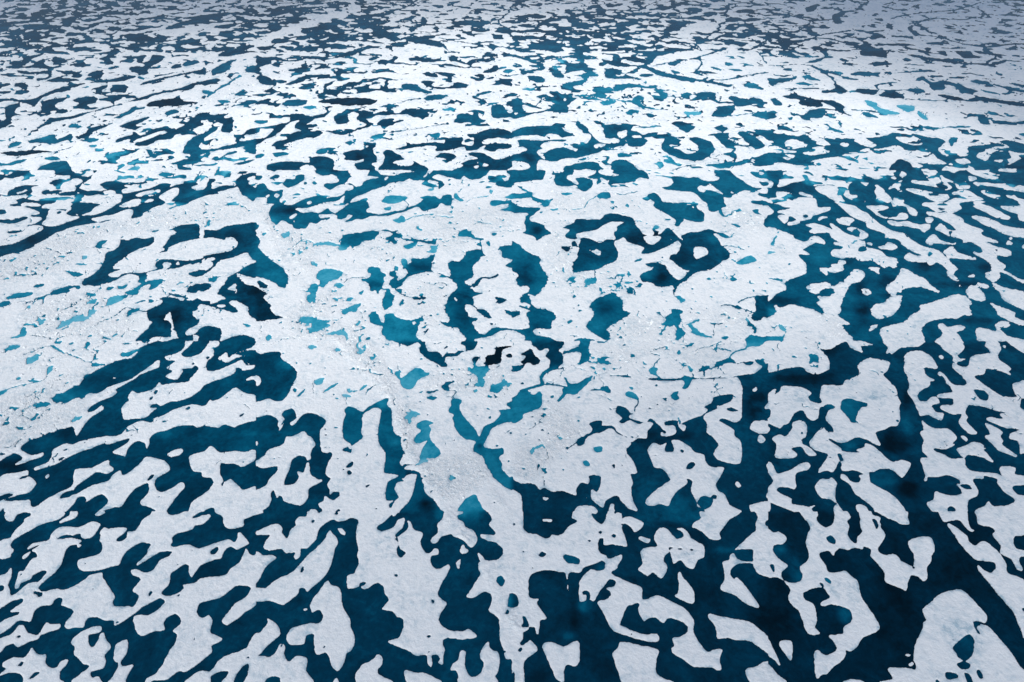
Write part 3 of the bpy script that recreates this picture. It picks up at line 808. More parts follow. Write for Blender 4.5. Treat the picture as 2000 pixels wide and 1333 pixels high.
5 965 910 1000 880 1020 890 1000 918
5 470 980 490 970 495 1000 475 1000
5 945 720 990 690 1020 690 1000 710
4 1165 685 1180 670 1190 685
6 1280 990 1310 978 1355 1020 1330 1040 1300 1020
c 6 4 1262 950 1270 980 1290 1000
5 1515 850 1540 838 1560 850 1540 862
5 1700 850 1720 830 1760 860 1720 870
c 6 5 1720 790 1740 815 1700 830
5 1640 840 1660 835 1650 848
6 1750 720 1800 690 1870 665 1910 710 1830 735 1770 738
c 8 5 1680 640 1720 655
5 1600 490 1660 490 1700 520 1740 490 1720 520 1670 535 1620 510
c 8 5 1640 590 1740 600 1820 625
5 1395 920 1420 925 1405 935
5 1390 945 1440 970 1420 968
3 1900 990 1950 980 2020 990 2020 1150 1960 1150 1940 1175 1880 1170 1870 1130 1900 1110
c 10 4 1770 1030 1830 1000 1900 990
c 10 4 1900 1120 1840 1095 1700 1055 1620 1060
4 1700 1055 1760 1058 1800 1085 1750 1085
5 510 1100 530 1085 550 1098 530 1108
5 430 1185 460 1165 475 1185 440 1205
5 1170 1210 1200 1180 1200 1150 1240 1120 1250 1085 1330 1095 1310 1140 1320 1180 1310 1220 1360 1270 1330 1310 1380 1300 1480 1310 1560 1310 1620 1345 1300 1345 1280 1220 1240 1225
6 1320 1180 1370 1200 1440 1165 1470 1180 1400 1200 1450 1240 1520 1290 1570 1300 1540 1310 1440 1290 1380 1260 1330 1220
w 1320 1190 1360 1200 1405 1255 1370 1265 1350 1230
w 1330 1300 1380 1295 1540 1310 1620 1345 1330 1345
w 1420 1220 1440 1195 1560 1205 1570 1280 1530 1285 1470 1260
4 1520 1195 1580 1190 1660 1198 1600 1210
c 6 4 1580 1200 1575 1300
5 1630 1310 1660 1295 1700 1305 1660 1325
5 1120 1115 1150 1105 1160 1120 1140 1125
c 5 4 1150 1125 1200 1160
5 1610 1130 1640 1118 1680 1125 1640 1138
4 1690 1120 1700 1160 1685 1165
4 1840 1200 1860 1185 1910 1230 1900 1280 1880 1250
4 1790 1260 1820 1220 1800 1260
5 1820 1345 1860 1290 1960 1300 2020 1295 2020 1345
5 490 1325 540 1310 640 1325 630 1345 490 1345
4 920 1305 935 1298 930 1310
5 830 1300 850 1295 860 1315 840 1318
r .7 300 440 460 560 500 700 460 800 300 900 300 700 220 660
r .6 380 560 500 620 470 760 580 830 700 780 900 700 1040 900 900 1050 680 950 400 1000
r .8 740 1250 900 1140 1150 1160 1280 1230 1340 1280 1200 1330 740 1330
r .7 1250 1100 1350 1090 1900 1120 1880 1280 1700 1230 1450 1190
r .7 300 130 600 230 900 180 1050 280 950 330 700 330 450 360 250 320 150 350 0 460 0 350 200 320
r .7 1680 250 2000 300 2000 480 1750 500 1650 620 2000 660 1700 640 1640 540 1500 420 1600 350
s 1 1000 0 1600 0 1600 40 1250 50 1060 60
s 1 900 160 1000 200 1000 330 780 340 780 260
@1500 333 3.6
w 110 0 200 -20 950 -20 1000 10 920 40 940 80 830 70 790 50 740 60 760 90 790 100 760 125 700 85 640 105 630 150 640 190 700 200 690 220 770 245 690 245 620 220 560 170 540 150 600 240 640 265 740 320 830 380 870 420 990 480 1060 495 1120 540 1200 590 1330 630 1390 680 1430 720 1480 770 1450 810 1495 870 1440 850 1395 810 1400 780 1330 720 1270 745 1230 720 1110 715 1065 680 1100 645 1160 670 1200 665 1120 630 1060 590 1000 535 920 530 900 490 780 450 760 410 640 350 560 280 500 230 400 170 360 140 380 125 300 115 250 95 180 100 130 125 80 130 80 90 110 50
c 8 4 380 125 450 115 530 120
6 545 190 560 140 600 170 570 200
6 270 45 300 38 325 75 340 110 310 100
w -20 90 30 85 40 120 20 145 -20 145
w 60 170 130 170 190 185 215 215 180 212 165 225 190 240 215 220 290 215 375 225 385 290 430 290 490 290 470 320 370 350 330 380 250 400 250 415 165 435 155 410 200 405 220 385 190 365 160 360 160 385 130 415 100 395 75 360 100 350 150 355 70 325 100 315 150 310 220 305 120 285 100 275 80 265 -20 245 -20 225 70 215
w 140 310 230 295 330 310 400 320 320 350 220 345
3 265 360 290 345 320 358 290 375
w 240 180 270 172 350 205 340 210 270 200
w -20 285 20 295 40 325 20 350 -20 345
w 390 385 420 362 465 368 430 378 400 395
w 530 390 560 375 650 375 675 400 640 415 635 435 580 420
w 290 430 350 415 420 430 500 465 480 420 510 425 570 470 630 500 660 510 650 480 620 460 640 450 700 455 770 490 785 520 720 550 760 560 770 600 890 635 930 675 1000 690 1010 730 990 770 950 745 910 765 850 730 810 705 720 710 680 690 620 680 580 690 500 670 490 645 510 620 560 620 580 600 510 580 520 565 560 565 500 530 470 490 420 490 360 495 320 480 345 455
4 655 480 700 460 720 495 710 525 670 515
4 700 620 720 595 760 595 765 630 720 640
3 645 655 655 650 655 665
3 680 688 690 680 695 690
w 770 565 810 572 810 587 780 580
w 855 600 910 590 930 565 970 570 1010 605 960 625 890 615
w 395 765 490 765 500 735 540 735 560 705 600 710 605 730 580 740 590 780 520 800 470 795 465 825 430 800
w 780 765 830 758 880 770 862 780 870 812 830 790
w 305 915 340 890 400 885 450 875 490 890 510 910 560 878 600 880 590 860 640 820 670 775 740 790 755 830 720 870 650 890 620 930 580 1020 565 1060 570 1100 545 1135 610 1180 635 1210 560 1195 440 1150 430 1090 385 1040 405 1020 385 985 470 990 500 970 525 965 500 920 440 925 400 955 375 968 330 950
w 540 1180 630 1195 638 1210 590 1205 560 1220
w 920 910 990 860 1020 820 1045 770 1100 780 1150 820 1220 845 1270 900 1340 945 1320 955 1250 930 1180 910 1090 920 1040 945 1080 965 1010 950 1000 980 970 975 930 945
w 800 1100 830 1050 910 1035 960 990 1040 980 1040 1000 1030 1060 980 1130 870 1163 820 1140
w 790 1245 810 1215 850 1208 855 1220 820 1245 795 1257
w 730 935 750 928 780 928 808 950 795 970 770 980 745 965
1 745 940 765 945 770 960 762 962 758 950
1 780 945 795 940 785 952
w -20 480 120 480 190 510 215 540 290 560 340 520 400 520 450 580 370 565 310 600 270 625 330 660 230 660 290 720 300 760 290 810 180 850 130 880 140 930 60 970 30 1005 -20 1000
6 20 580 40 545 60 510 75 515 50 560 45 590 25 592
7 -20 640 40 630 60 645 20 660 -20 660
5 -20 840 110 850 110 870 80 865
w 45 1070 60 1050 90 1075 180 1050 260 1070 350 1090 420 1130 540 1190 610 1260 630 1345 -20 1345 -20 1160 60 1110
7 80 1220 90 1203 140 1240 135 1260 100 1250
c 8 6 140 1260 120 1300 60 1310 0 1300
6 -20 1300 120 1300 110 1345 -20 1345
5 -20 1060 40 1080 70 1110 20 1140 -20 1150
3 285 1300 315 1310 300 1315
w 1190 -20 1280 -20 1380 60 1450 85 1550 90 1575 140 1480 145 1450 100 1400 95 1440 140 1380 155 1300 130 1180 110 1115 95 1130 80 1200 85 1260 85 1230 50
w 1380 -20 1520 -20 1460 20 1420 15
w 1560 -20 1800 -20 1720 10 1820 40 1800 60 1830 90 1750 80 1680 60 1620 40 1570 15
w 1560 50 1620 55 1620 80 1570 82
w 1780 -20 2020 -20 2020 10 1900 15 1800 5
w 1610 100 1700 95 1800 110 1900 100 2020 140 2020 180 1940 160 1820 150 1740 125 1640 125
w 1655 160 1720 165 1790 185 1830 225 1780 225 1720 205 1680 185
w 1830 175 1900 190 1960 220 2020 250 2020 390 1960 390 1950 345 1890 325 1810 285 1880 280 1970 275 1940 240 1880 210
w 1075 150 1130 145 1250 165 1320 185 1420 185 1480 160 1560 160 1630 200 1710 245 1640 250 1580 245 1500 260 1510 300 1430 340 1380 320 1320 325 1250 290 1200 270 1240 250 1380 255 1420 230 1330 250 1250 220 1180 200 1110 170
3 1310 110 1350 100 1390 120 1400 145 1350 145
3 1420 205 1470 190 1500 205 1440 225 1410 240
3 1320 300 1350 292 1390 305 1350 315
3 1545 208 1590 203 1590 212
3 1255 180 1330 185 1320 200 1270 195
w 1245 325 1330 330 1430 340 1520 380 1540 415 1680 470 1670 490 1700 520 1790 555 1790 570 1700 560 1760 590 1870 620 1905 655 1870 675 1790 665 1800 710 1860 745 1840 780 1900 810 1960 850 2020 860 2020 890 1960 870 1880 820 1810 795 1810 840 1760 875 1700 835 1710 800 1740 790 1740 740 1700 700 1640 670 1595 640 1660 650 1670 620 1620 580 1590 560 1520 565 1510 540 1430 515 1450 480 1410 480 1420 515 1380 500 1350 480 1300 460 1330 430 1350 415 1380 440 1400 465 1470 470 1440 430 1370 400 1340 380 1290 360 1260 350
w 1230 375 1280 370 1290 390 1260 415 1235 405
w 930 395 1030 405 1090 400 1150 420 1270 430 1220 487 1180 460 1080 440 970 430
w 800 310 770 280 840 280 880 270 950 295 900 310 850 325 880 350 940 370 1000 365 1030 335 1080 340 1100 370 1060 385 960 380 900 370 840 345
w 970 245 1000 205 1060 225 1060 260 1110 285 1150 310 1165 350 1130 355 1090 320 1080 290 1040 280 980 285
w 830 240 850 200 830 180 840 130 820 90 860 110 900 150 940 190 970 240 920 260 860 260
w 940 150 990 100 1050 80 1040 110 1030 150 1050 165 1020 165 1000 135
w 1020 40 1040 12 1075 35 1050 65
w 900 0 960 0 1000 70 960 60
w 1225 555 1280 505 1310 510 1350 545 1440 575 1470 560 1460 585 1420 580 1300 570 1280 590
w 1370 640 1400 610 1440 595 1480 640 1560 670 1620 685 1620 700 1530 695 1430 685 1410 695 1390 660
w 1590 365 1660 360 1780 400 1860 440 2020 465 2020 525 1900 515 1800 480 1740 450 1660 410
w 1580 260 1650 255 1740 290 1880 360 1870 385 1780 370 1700 330 1640 300
w 1890 530 1905 522 1912 540 1890 542
w 1855 580 1885 550 1912 580
w 1975 600 2000 580 2020 580 2020 620 1985 610
3 1770 620 1790 615 1790 635
3 1370 725 1390 722 1385 732
5 1245 660 1260 635 1285 655 1265 675
w 1560 830 1600 815 1620 828 1590 838
w 1550 940 1580 900 1620 905 1640 880 1730 905 1700 925 1640 910 1680 960 1700 1015 1630 1020 1555 980
w 1750 880 1850 920 2020 965 2020 1090 1950 1070 1830 1010 1810 960 1780 930
w 875 1270 880 1240 960 1210 1060 1190 1110 1140 1190 1090 1180 1060 1260 1040 1380 1000 1440 980 1470 970 1550 990 1590 1040 1565 1070 1595 1130 1520 1135 1480 1160 1400 1155 1270 1180 1210 1220 1200 1260 1210 1345 920 1345
w 1325 1210 1360 1198 1410 1225 1480 1210 1540 1225 1530 1245 1470 1265 1505 1310 1500 1345 1300 1345 1350 1300 1360 1270
w 1630 1240 1700 1240 1780 1260 1775 1210 1820 1180 1880 1190 1880 1225 1810 1230 1850 1280 1880 1300 2020 1330 2020 1345 1660 1345
w 1725 1035 1780 1055 1920 1110 1930 1150 2020 1190 2020 1215 1940 1200 1850 1160 1800 1130 1780 1090
w 1485 900 1500 895 1512 905 1500 910
c 8 1 1500 900 1640 870
b 1480 890 120 15 1
b 1620 1170 150 15 .5
b 740 1110 50 80 .5
b 720 930 40 50 1
b 930 870 100 40 1.5
b 1200 750 80 40 1.5
b 1700 760 50 40 1.5
b 100 1020 150 30 1
b 640 720 40 20 1.5
b 200 130 150 40 2
b 940 980 60 20 1.5
t 100 600 0 0 4
t 400 650 150 80 4.5
t 20 420 80 50 4.6
g 1180 1200 60 60 .5
g 1560 1040 60 40 .4
g 700 560 50 30 .4
r .7 400 1100 600 1200 620 1330 500 1330 340 1110
r .6 0 600 220 620 240 680 0 690
s 1 700 0 1000 0 1000 80 860 110
@0 667 w
3 -20 960 60 900 120 875 175 910 150 945 100 970 160 960 240 930 330 900 340 870 300 885 240 890 180 860 165 830 230 780 350 730 490 685 560 665 580 690 600 740 630 700 670 640 720 590 800 540 810 520 790 505 740 545 690 560 700 520 780 470 880 430 915 400 905 380 950 350 1060 290 1100 260 1200 220 1245 200 1245 150 1200 175 1110 240 1020 300 920 335 850 360 770 410 700 410 640 450 600 445 530 480 440 480 410 470 405 445 440 415 500 400 560 365 620 340 650 290 700 255 780 215 850 180 920 150 1000 135 1030 130 1075 90 1080 60 1150 25 1300 -20 1440 -20 1440 50 1390 90 1290 125 1310 145 1370 155 1300 210 1340 225 1340 245 1290 280 1380 300 1430 260 1440 235 1420 215 1510 215 1550 215 1545 230 1490 290 1480 315 1430 325 1340 330 1270 345 1245 322 1200 375 1080 410 1040 390 1000 430 1010 465 980 490 950 530 960 580 970 612 1060 605 1140 595 1200 545 1250 510 1340 470 1400 465 1480 440 1560 390 1590 350 1660 315 1740 290 1830 250 1850 210 1890 215 1900 230 1985 210 1990 185 1935 180 1920 120 1860 125 1780 165 1740 155 1700 140 1720 120 1770 90 1790 130 1850 90 1930 65 1985 40 2000 10 2020 -20 1700 -20 1710 30 1670 60 1670 110 1620 160 1610 210 1630 235 1690 232 1770 200 1850 165 1890 150 1930 190 1990 188 2020 160 2020 270 1970 275 1915 310 1985 300 2020 355 2020 440 1980 415 1960 418 1900 400 1845 365 1800 390 1720 450 1660 470 1640 460 1600 510 1520 495 1440 510 1350 540 1280 580 1190 610 1205 630 1170 635 1100 625 1000 670 960 720 900 745 830 745 740 760 640 780 560 810 520 800 470 820 415 850 405 900 370 950 275 990 280 1008 360 985 440 960 510 920 580 885 650 855 720 835 800 800 855 805 960 770 1015 760 990 800 890 860 885 875 960 895 980 900 1000 840 1050 790 1090 780 1135 800 1145 842 1165 810 1170 760 1220 715 1300 695 1400 660 1500 655 1540 675 1600 660 1705 675 1750 650 1830 672 1870 655 2020 630 2020 860 1990 850 1940 860 1900 870 1840 860 1720 870 1650 820 1600 860 1490 895 1480 940 1510 1015 1570 1020 1585 1060 1650 1068 1665 1120 1600 1190 1500 1260 1460 1345 1300 1345 1340 1270 1400 1190 1440 1150 1440 1115 1410 1105 1360 1140 1290 1175 1240 1175 1210 1130 1225 1070 1330 1005 1290 940 1210 915 1140 905 1100 950 1020 1020 960 1050 940 1012 880 1050 840 1095 720 1130 610 1190 570 1195 600 1130 700 1060 760 1022 840 1035 890 1000 850 965 860 940 830 935 720 990 600 1000 575 1040 575 1110 540 1150 470 1180 370 1230 290 1290 245 1290 235 1240 200 1230 100 1250 40 1260 30 1290 30 1345 -20 1345 -20 1080 45 1040 130 1030 215 1010 225 1040 260 1080 285 1110 230 1180 170 1200 100 1200 40 1230 -20 1240 -20 1345 30 1300 30 1270 100 1240 200 1228 235 1240 -20 1240 -20 1080
w -20 1090 45 1040 130 1030 215 1012 225 1040 210 1060 240 1065 285 1110 230 1180 150 1200 60 1230 -20 1260
3 150 1075 180 1055 225 1048 200 1070 165 1080
3 -20 1260 -20 1220 60 1190 110 1200 50 1230
w 1310 880 1370 850 1420 842 1432 860 1400 890 1330 903
w 355 1060 380 1040 385 1055 365 1075
w 878 290 895 282 908 290
w 175 990 200 985 185 993
3 470 1230 490 1190 560 1165 590 1185 540 1220
3 1150 1085 1180 1045 1208 1040 1195 1070 1165 1090
3 510 1345 580 1270 610 1220 660 1215 675 1245 640 1290 590 1345
3 600 1330 660 1270 760 1205 810 1200 845 1240 840 1270 770 1330 760 1345 600 1345
3 800 1345 880 1300 950 1290 990 1230 1060 1150 1150 1108 1165 1140 1160 1190 1100 1250 1110 1280 1180 1300 1200 1345
3 1420 95 1480 40 1540 -20 1650 -20 1600 60 1560 100 1500 122 1440 125
w 1640 -20 1690 -20 1715 25 1680 50 1640 20
3 1610 130 1630 118 1640 130 1620 145
3 1500 180 1515 165 1525 175 1510 188
3 1430 235 1440 215 1500 210 1530 190 1550 215 1530 235 1480 290 1440 300 1390 300
3 1200 400 1225 378 1240 390 1215 420
3 1175 440 1200 430 1190 455 1170 465
3 1170 520 1190 495 1230 490 1250 512 1200 525
4 1265 628 1290 618 1308 628 1280 638
4 1450 530 1480 508 1490 520 1470 540
3 1020 738 1035 728 1042 735 1028 742
3 1870 585 1900 562 1912 572 1880 595
3 1720 1345 1720 980 1760 955 1840 960 1890 982 1940 960 1990 930 2020 900 2020 1140 1950 1150 1905 1165 1880 1150 1840 1110 1800 1080 1750 1110 1735 1140 1730 1120 1745 1090 1715 1060
w 1700 980 1730 1090 1760 1100 1800 1080 1840 1110 1880 1150 1905 1165 1950 1150 2020 1145 2020 1345 1680 1345
3 1735 1140 1730 1115 1755 1090 1750 1110
3 1590 1345 1620 1310 1670 1300 1670 1345
3 490 855 520 840 530 848 500 862
3 455 925 490 905 510 910 470 935
3 0 880 40 870 45 885 10 895
c 6 6 0 395 80 370 180 340 280 325 350 300 375 260
c 5 5 400 520 350 560 300 600 250 620 170 550 280 490
c 4 4 180 110 280 70 350 45 440 30
c 5 5 520 95 610 130 690 165 820 180
c 4 4 670 60 720 80 750 130 700 170
c 5 4 0 100 100 60 150 30
6 -20 440 -20 400 60 380 20 420
7 200 175 220 130 300 103 310 120 280 160 230 180
7 358 235 385 200 415 192 405 225 380 260
6 30 70 100 30 160 28 150 55 90 72
6 400 40 430 40 480 75 525 95 500 100 440 70
6 125 298 150 280 170 288 145 305
6 215 315 240 302 300 310 280 322
7 705 190 740 170 815 178 815 190 750 200
5 265 520 270 490 340 475 400 490 380 505 300 525
5 225 620 290 565 300 570 260 610
5 138 668 200 682 190 692 145 690
7 562 635 590 590 640 590 620 615
6 440 280 510 255 505 270
6 415 -10 500 -10 490 12 440 25
6 935 110 960 85 990 88 1060 65 1100 60 1040 105 990 125
5 960 15 1040 15 1030 22 970 30
5 660 60 690 -10 720 -10 690 40
5 730 135 760 105 755 125
5 0 580 30 560 10 590
5 10 660 70 625 80 650
5 300 735 330 720 340 730
5 1105 -10 1160 -10 1130 20
r .9 0 440 400 330 700 200 780 210 600 350 400 430 600 450 700 410 690 560 560 660 200 800 0 900
r .4 0 0 900 0 1000 120 700 250 400 300 0 350
t 340 800 60 50 4.2
t 560 440 150 60 5.5
t 760 230 120 60 4.5
t 1290 715 120 40 5
t 1900 850 120 60 4.2
b 100 980 150 60 1
b 800 300 120 80 2
b 520 720 80 50 1.5
3 1840 100 1930 72 2020 75 2020 178 1992 182 1940 176 1922 118 1880 112
@500 667 w
3 -20 90 30 100 120 82 190 85 200 140 250 170 300 210 322 260 285 340 250 420 200 468 150 470 100 450 -20 455
w -20 270 20 275 40 300 30 340 -20 355
3 -20 620 30 590 100 575 150 595 175 620 170 660 185 685 165 715 200 680 225 620 205 580 220 545 280 525 305 550 315 600 270 640 280 658 310 640 360 580 410 560 470 570 540 610 535 660 500 710 515 860 590 870 595 900 560 960 545 1040 585 1075 560 1120 575 1160 580 1200 610 1175 650 1180 655 1210 600 1245 540 1210 530 1250 485 1275 500 1345 60 1345 100 1290 120 1240 115 1190 140 1165 165 1225 180 1205 205 1215 220 1250 300 1275 350 1282 390 1250 410 1210 408 1165 430 1140 520 1090 480 1080 430 1045 420 1010 415 955 395 955 375 1025 325 1020 335 1060 310 1110 230 1130 220 1100 240 1050 265 990 280 930 330 895 380 900 400 930 430 920 425 890 440 840 465 810 440 760 400 735 375 705 290 745 240 750 210 810 100 850 60 900 -20 920
3 -20 985 60 992 165 975 165 1020 110 1070 80 1125 40 1150 -20 1155
w 420 1345 430 1315 470 1320 480 1345
w -20 810 5 785 18 795 5 815 -20 815
3 70 548 90 543 88 553
3 530 685 545 680 550 690 538 697
3 535 732 552 725 556 735 543 741
3 700 985 740 945 758 945 755 980 720 993
3 712 1015 735 1008 750 1030 735 1048 715 1040
3 675 1005 690 995 692 1010
3 855 1130 890 1118 885 1130 865 1148
2 390 448 402 446 396 456
4 690 540 720 508 760 515 835 550 870 520 930 485 1000 450 1030 445 1030 500 1060 540 1065 650 1085 720 1130 750 1140 830 1160 860 1150 900 1125 945 1145 975 1165 960 1250 962 1180 975 1165 1000 1240 1010 1280 1040 1310 1120 1320 1180 1380 1230 1440 1310 1460 1345 1130 1345 1180 1270 1220 1200 1245 1100 1248 1040 1180 1050 1150 1075 1120 1070 1160 1095 1100 1110 1085 1160 1120 1220 1085 1250 1060 1300 1040 1300 1045 1270 1075 1245 1015 1240 1025 1110 1080 1070 1110 1050 1020 1035 1000 1020 1010 930 1010 870 960 800 955 690 975 580 975 535 930 522 880 545 835 575 830 650 825 710 835 750 795 790 755 820 745 875 710 865 680 860 675 845 700 830 740 815 735 800 690 770 678 720 680 630 700 580
w 722 825 745 818 755 828 735 845
4 205 580 220 560 240 570 225 590
c 6 7 715 500 705 470 712 430
7 668 420 700 410 745 430 740 440 690 440
7 710 375 740 370 735 405 718 400
7 805 388 840 345 870 342 850 370
c 5 6 735 405 760 390 820 385
7 455 335 470 300 530 285 520 330 490 345
6 525 400 580 350 655 320 630 345 570 385
5 320 430 380 375 390 380 345 430
5 285 380 300 365 325 380 305 405
7 408 45 430 25 480 45 430 70
7 608 65 630 45 665 70 630 85
7 790 60 820 50 840 85 815 105
6 830 45 850 25 860 45 845 60
6 885 135 910 115 920 95 940 115 920 145
6 1000 30 1020 18 1045 35
6 1080 260 1100 232 1130 235 1125 275 1145 285 1200 240 1245 210 1290 210 1330 245 1355 240 1350 265 1270 305 1225 370 1180 378 1140 355 1125 310 1100 280
3 1060 -10 1300 -10 1320 20 1350 75 1430 85 1455 125 1490 95 1560 90 1590 70 1640 80 1630 40 1600 20 1620 -10 1725 -10 1725 30 1700 65 1650 80 1600 95 1570 120 1490 125 1480 160 1500 195 1450 205 1420 180 1340 140 1275 80 1285 35 1260 10 1190 40 1130 20
2 1690 135 1720 118 1745 130 1725 165 1690 160
6 1690 165 1725 160 1715 185 1730 195 1780 190 1815 200 1818 230 1790 280 1780 355 1720 355 1715 340 1740 320 1710 270 1668 235 1700 200
1 1785 130 1810 110 1865 100 1870 55 1930 40 2000 35 2020 50 1940 60 1920 110 1910 165 1840 190 1785 185 1800 155
2 1950 110 1980 95 2020 105 2020 130 1970 130
6 1825 355 1860 335 1900 325 1945 292 1970 320 2010 340 1950 350 1900 400 1840 400 1828 385
5 1810 430 1830 425 1845 435 1825 445
4 1820 590 1838 583 1838 608 1818 605
4 1955 490 2020 460 2020 530 1980 520
4 1978 715 2020 700 2020 735 1985 725
5 1895 540 1960 530 2020 535 2020 625 1940 640 1850 680 1820 730 1785 800 1790 830 1870 840 1930 835 1935 880 1900 910 1925 960 1920 1000 1960 1040 1980 1060 2020 1060 2020 1170 1960 1150 1930 1130 1870 1080 1800 980 1770 905 1700 860 1705 810 1720 790 1690 775 1640 770 1590 730 1550 670 1545 630 1530 605 1545 575 1510 560 1505 535 1525 500 1520 465 1560 445 1610 465 1590 510 1610 570 1660 630 1720 700 1745 745 1770 690 1790 660 1860 630 1910 570
4 1450 350 1480 325 1540 308 1545 325 1500 350 1520 370 1490 388 1455 375
c 8 4 1500 385 1560 390 1560 410 1535 425 1545 450
4 1330 400 1390 385 1460 378 1380 405 1350 412
5 1330 440 1360 428 1415 440 1390 462 1360 460
5 1270 395 1300 388 1300 400 1280 405
4 1515 265 1530 255 1545 265 1530 275
4 1530 140 1550 133 1550 148
7 1165 590 1210 540 1285 570 1240 595 1215 630 1190 645
6 1250 655 1290 625 1330 615 1390 640 1350 660 1370 690 1355 740 1380 790 1430 845 1445 890 1400 915 1330 918 1320 945 1290 955 1285 930 1290 860 1325 800 1340 775 1280 800 1240 790 1245 745 1290 700 1260 680
8 1295 920 1350 935 1290 960 1250 970
3 1395 658 1440 655 1420 662
7 1500 1075 1530 1045 1545 1060 1530 1100
6 1585 1300 1640 1230 1710 1195 1740 1240 1760 1290 1800 1345 1590 1345
7 1700 385 1720 372 1730 395 1710 405
5 1630 375 1650 355 1665 365
3 1465 60 1490 35 1500 50
3 1380 20 1410 15 1405 25
3 1870 205 1910 190 1900 205
2 1985 225 2020 215 2020 240
3 1460 1215 1470 1205 1475 1220
3 1850 1265 1865 1255 1870 1268
3 930 1310 955 1298 945 1315
3 625 1325 650 1312 665 1345 620 1345
6 1740 1020 1755 1010 1750 1028
5 1870 815 1890 808 1900 820 1880 828
b 1748 815 14 14 0
b 1330 1290 50 40 0
b 1185 1040 18 14 0
t 740 545 30 25 6
t 1090 780 40 25 6
t 990 490 40 40 6
t 230 190 60 30 5
t 220 430 50 40 5
t 100 740 200 60 4
b 120 300 80 120 2.5
t 1950 700 0 0 5
r 1 700 0 900 0 1050 250 1100 420 1050 480 960 300 880 200 740 160
r 1 1080 500 1250 500 1260 620 1220 740 1270 900 1180 940 1120 720
r 1 1240 940 1700 870 1780 950 1850 1090 1700 1160 1560 1250 1450 1250 1300 1100
r .7 1380 250 1900 140 2000 250 1990 460 1850 480 1700 400 1640 420 1560 420 1380 450 1250 420
r .6 420 20 700 0 800 100 600 160
@1000 667 w
2 -20 15 130 -20 340 -20 380 25 400 55 370 70 365 80 400 82 450 60 490 40 520 20 500 -20 540 -20 600 20 595 70 625 125 590 150 560 165 530 175 535 100 510 90 470 70 440 90 390 105 400 160 405 210 385 225 360 215 370 200 400 205 300 230 250 250 230 290 265 335 370 345 420 360 440 350 420 300 400 280 420 275 450 315 490 325 545 325 570 285 630 275 610 325 560 370 500 415 440 430 400 465 350 485 370 450 400 420 410 370 350 350 290 345 220 370 130 395 140 410 180 415 220 390 235 420 230 500 190 535 90 575 85 605 20 645 -20 610 -20 470 40 420 45 395 100 370 250 340 215 290 240 245 300 215 295 160 260 130 290 95 290 55 240 60 195 115 220 160 170 190 135 165 110 200 60 235 -20 245 -20 195 60 185 75 150 110 120 75 105 90 75 150 60 180 85 195 75 170 40 130 30 30 40
w 0 40 120 25 180 40 195 80 150 55 100 70 110 120 75 150 90 190 -20 205
1 75 105 90 75 150 55 195 85 195 115 220 160 170 190 135 165 110 195 75 175 110 120
t 100 500 120 80 5.2
t 500 360 90 50 5
t 580 130 40 40 5
t 280 250 50 30 4.8
t 20 220 60 20 3.5
3 65 330 80 320 95 330 80 342
5 590 150 650 160 720 118 760 130 730 145 785 175 740 185 650 172 600 170
5 610 380 700 370 770 400 775 408 740 405 700 375 690 360 740 350 770 385 760 400 700 390 650 388
5 620 -10 760 -10 720 15 660 15
4 740 255 790 268 880 262 940 282 900 288 830 275 780 275
6 1070 225 1100 200 1135 215 1130 260 1160 280 1160 295 1130 275 1080 258
3 1060 295 1100 288 1250 292 1330 285 1350 265 1420 285 1500 290 1560 285 1690 285 1760 270 1900 250 2020 235 2020 1345 1850 1345 2000 1255 2020 1200 1990 1200 1985 970 2020 950 2020 660 1960 620 1930 625 1890 630 1860 680 1900 710 1960 722 2020 700 2020 1345 1730 1300 1660 1200 1610 1170 1590 1120 1620 1070 1655 990 1560 985 1510 940 1500 890 1430 870 1380 820 1300 775 1245 780 1265 830 1260 865 1200 865 1195 830 1208 795 1160 815 1105 795 1060 850 1090 930 1110 985 1180 1000 1240 1080 1200 1110 1120 1170 1045 1245 1060 1280 1110 1285 1160 1270 1220 1290 1240 1250 1280 1180 1360 1120 1370 1095 1360 1075 1390 1078 1410 1100 1400 1170 1440 1250 1450 1290 1480 1345 790 1345 800 1280 770 1275 750 1345 660 1345 650 1300 580 1285 510 1295 495 1345 75 1345 75 1220 40 1180 -20 1165 -20 1060 60 1110 120 1110 180 1120 220 1160 250 1145 320 1175 400 1170 500 1205 500 1160 540 1105 590 1115 605 1090 600 1055 640 1045 695 1060 690 1130 665 1180 620 1160 625 1235 710 1300 730 1250 820 1205 870 1270 920 1310 980 1325 945 1250 930 1150 945 1110 925 1040 975 1030 950 945 900 880 895 840 930 805 890 750 830 730 790 690 750 685 700 715 640 725 580 760 560 810 515 820 500 800 430 850 425 840 500 790 520 760 600 720 630 690 600 650 640 625 705 620 705 660 780 660 810 680 820 705 870 735 900 750 930 790 990 755 1050 760 1060 700 1105 645 1050 630 990 650 920 620 870 645 835 630 860 600 810 560 825 505 890 520 925 560 960 565 920 580 920 600 980 620 1040 635 1080 605 1120 630 1180 690 1210 710 1190 725 1170 710 1160 735 1220 742 1280 720 1270 665 1200 660 1190 635 1230 620 1290 620 1300 660 1340 705 1360 665 1320 650 1340 635 1420 600 1480 580 1530 540 1500 515 1560 480 1580 435 1700 412 1730 430 1710 470 1630 505 1600 505 1600 530 1520 565 1495 595 1525 650 1520 710 1570 750 1610 800 1605 830 1575 880 1620 930 1780 955 1790 800 1740 740 1730 690 1620 625 1640 605 1690 615 1740 635 1790 600 1795 440 1800 370 1760 285 1690 290 1560 295 1420 300 1390 340 1370 370 1330 370 1340 345 1355 330 1340 310 1180 312 1080 305
w 1350 285 1420 300 1340 312
5 1325 290 1350 268 1410 290 1390 330 1360 375 1330 372 1350 335
w 1745 1110 1765 1098 1788 1130 1770 1143 1750 1130
w 1880 380 1905 360 1915 385 1890 393
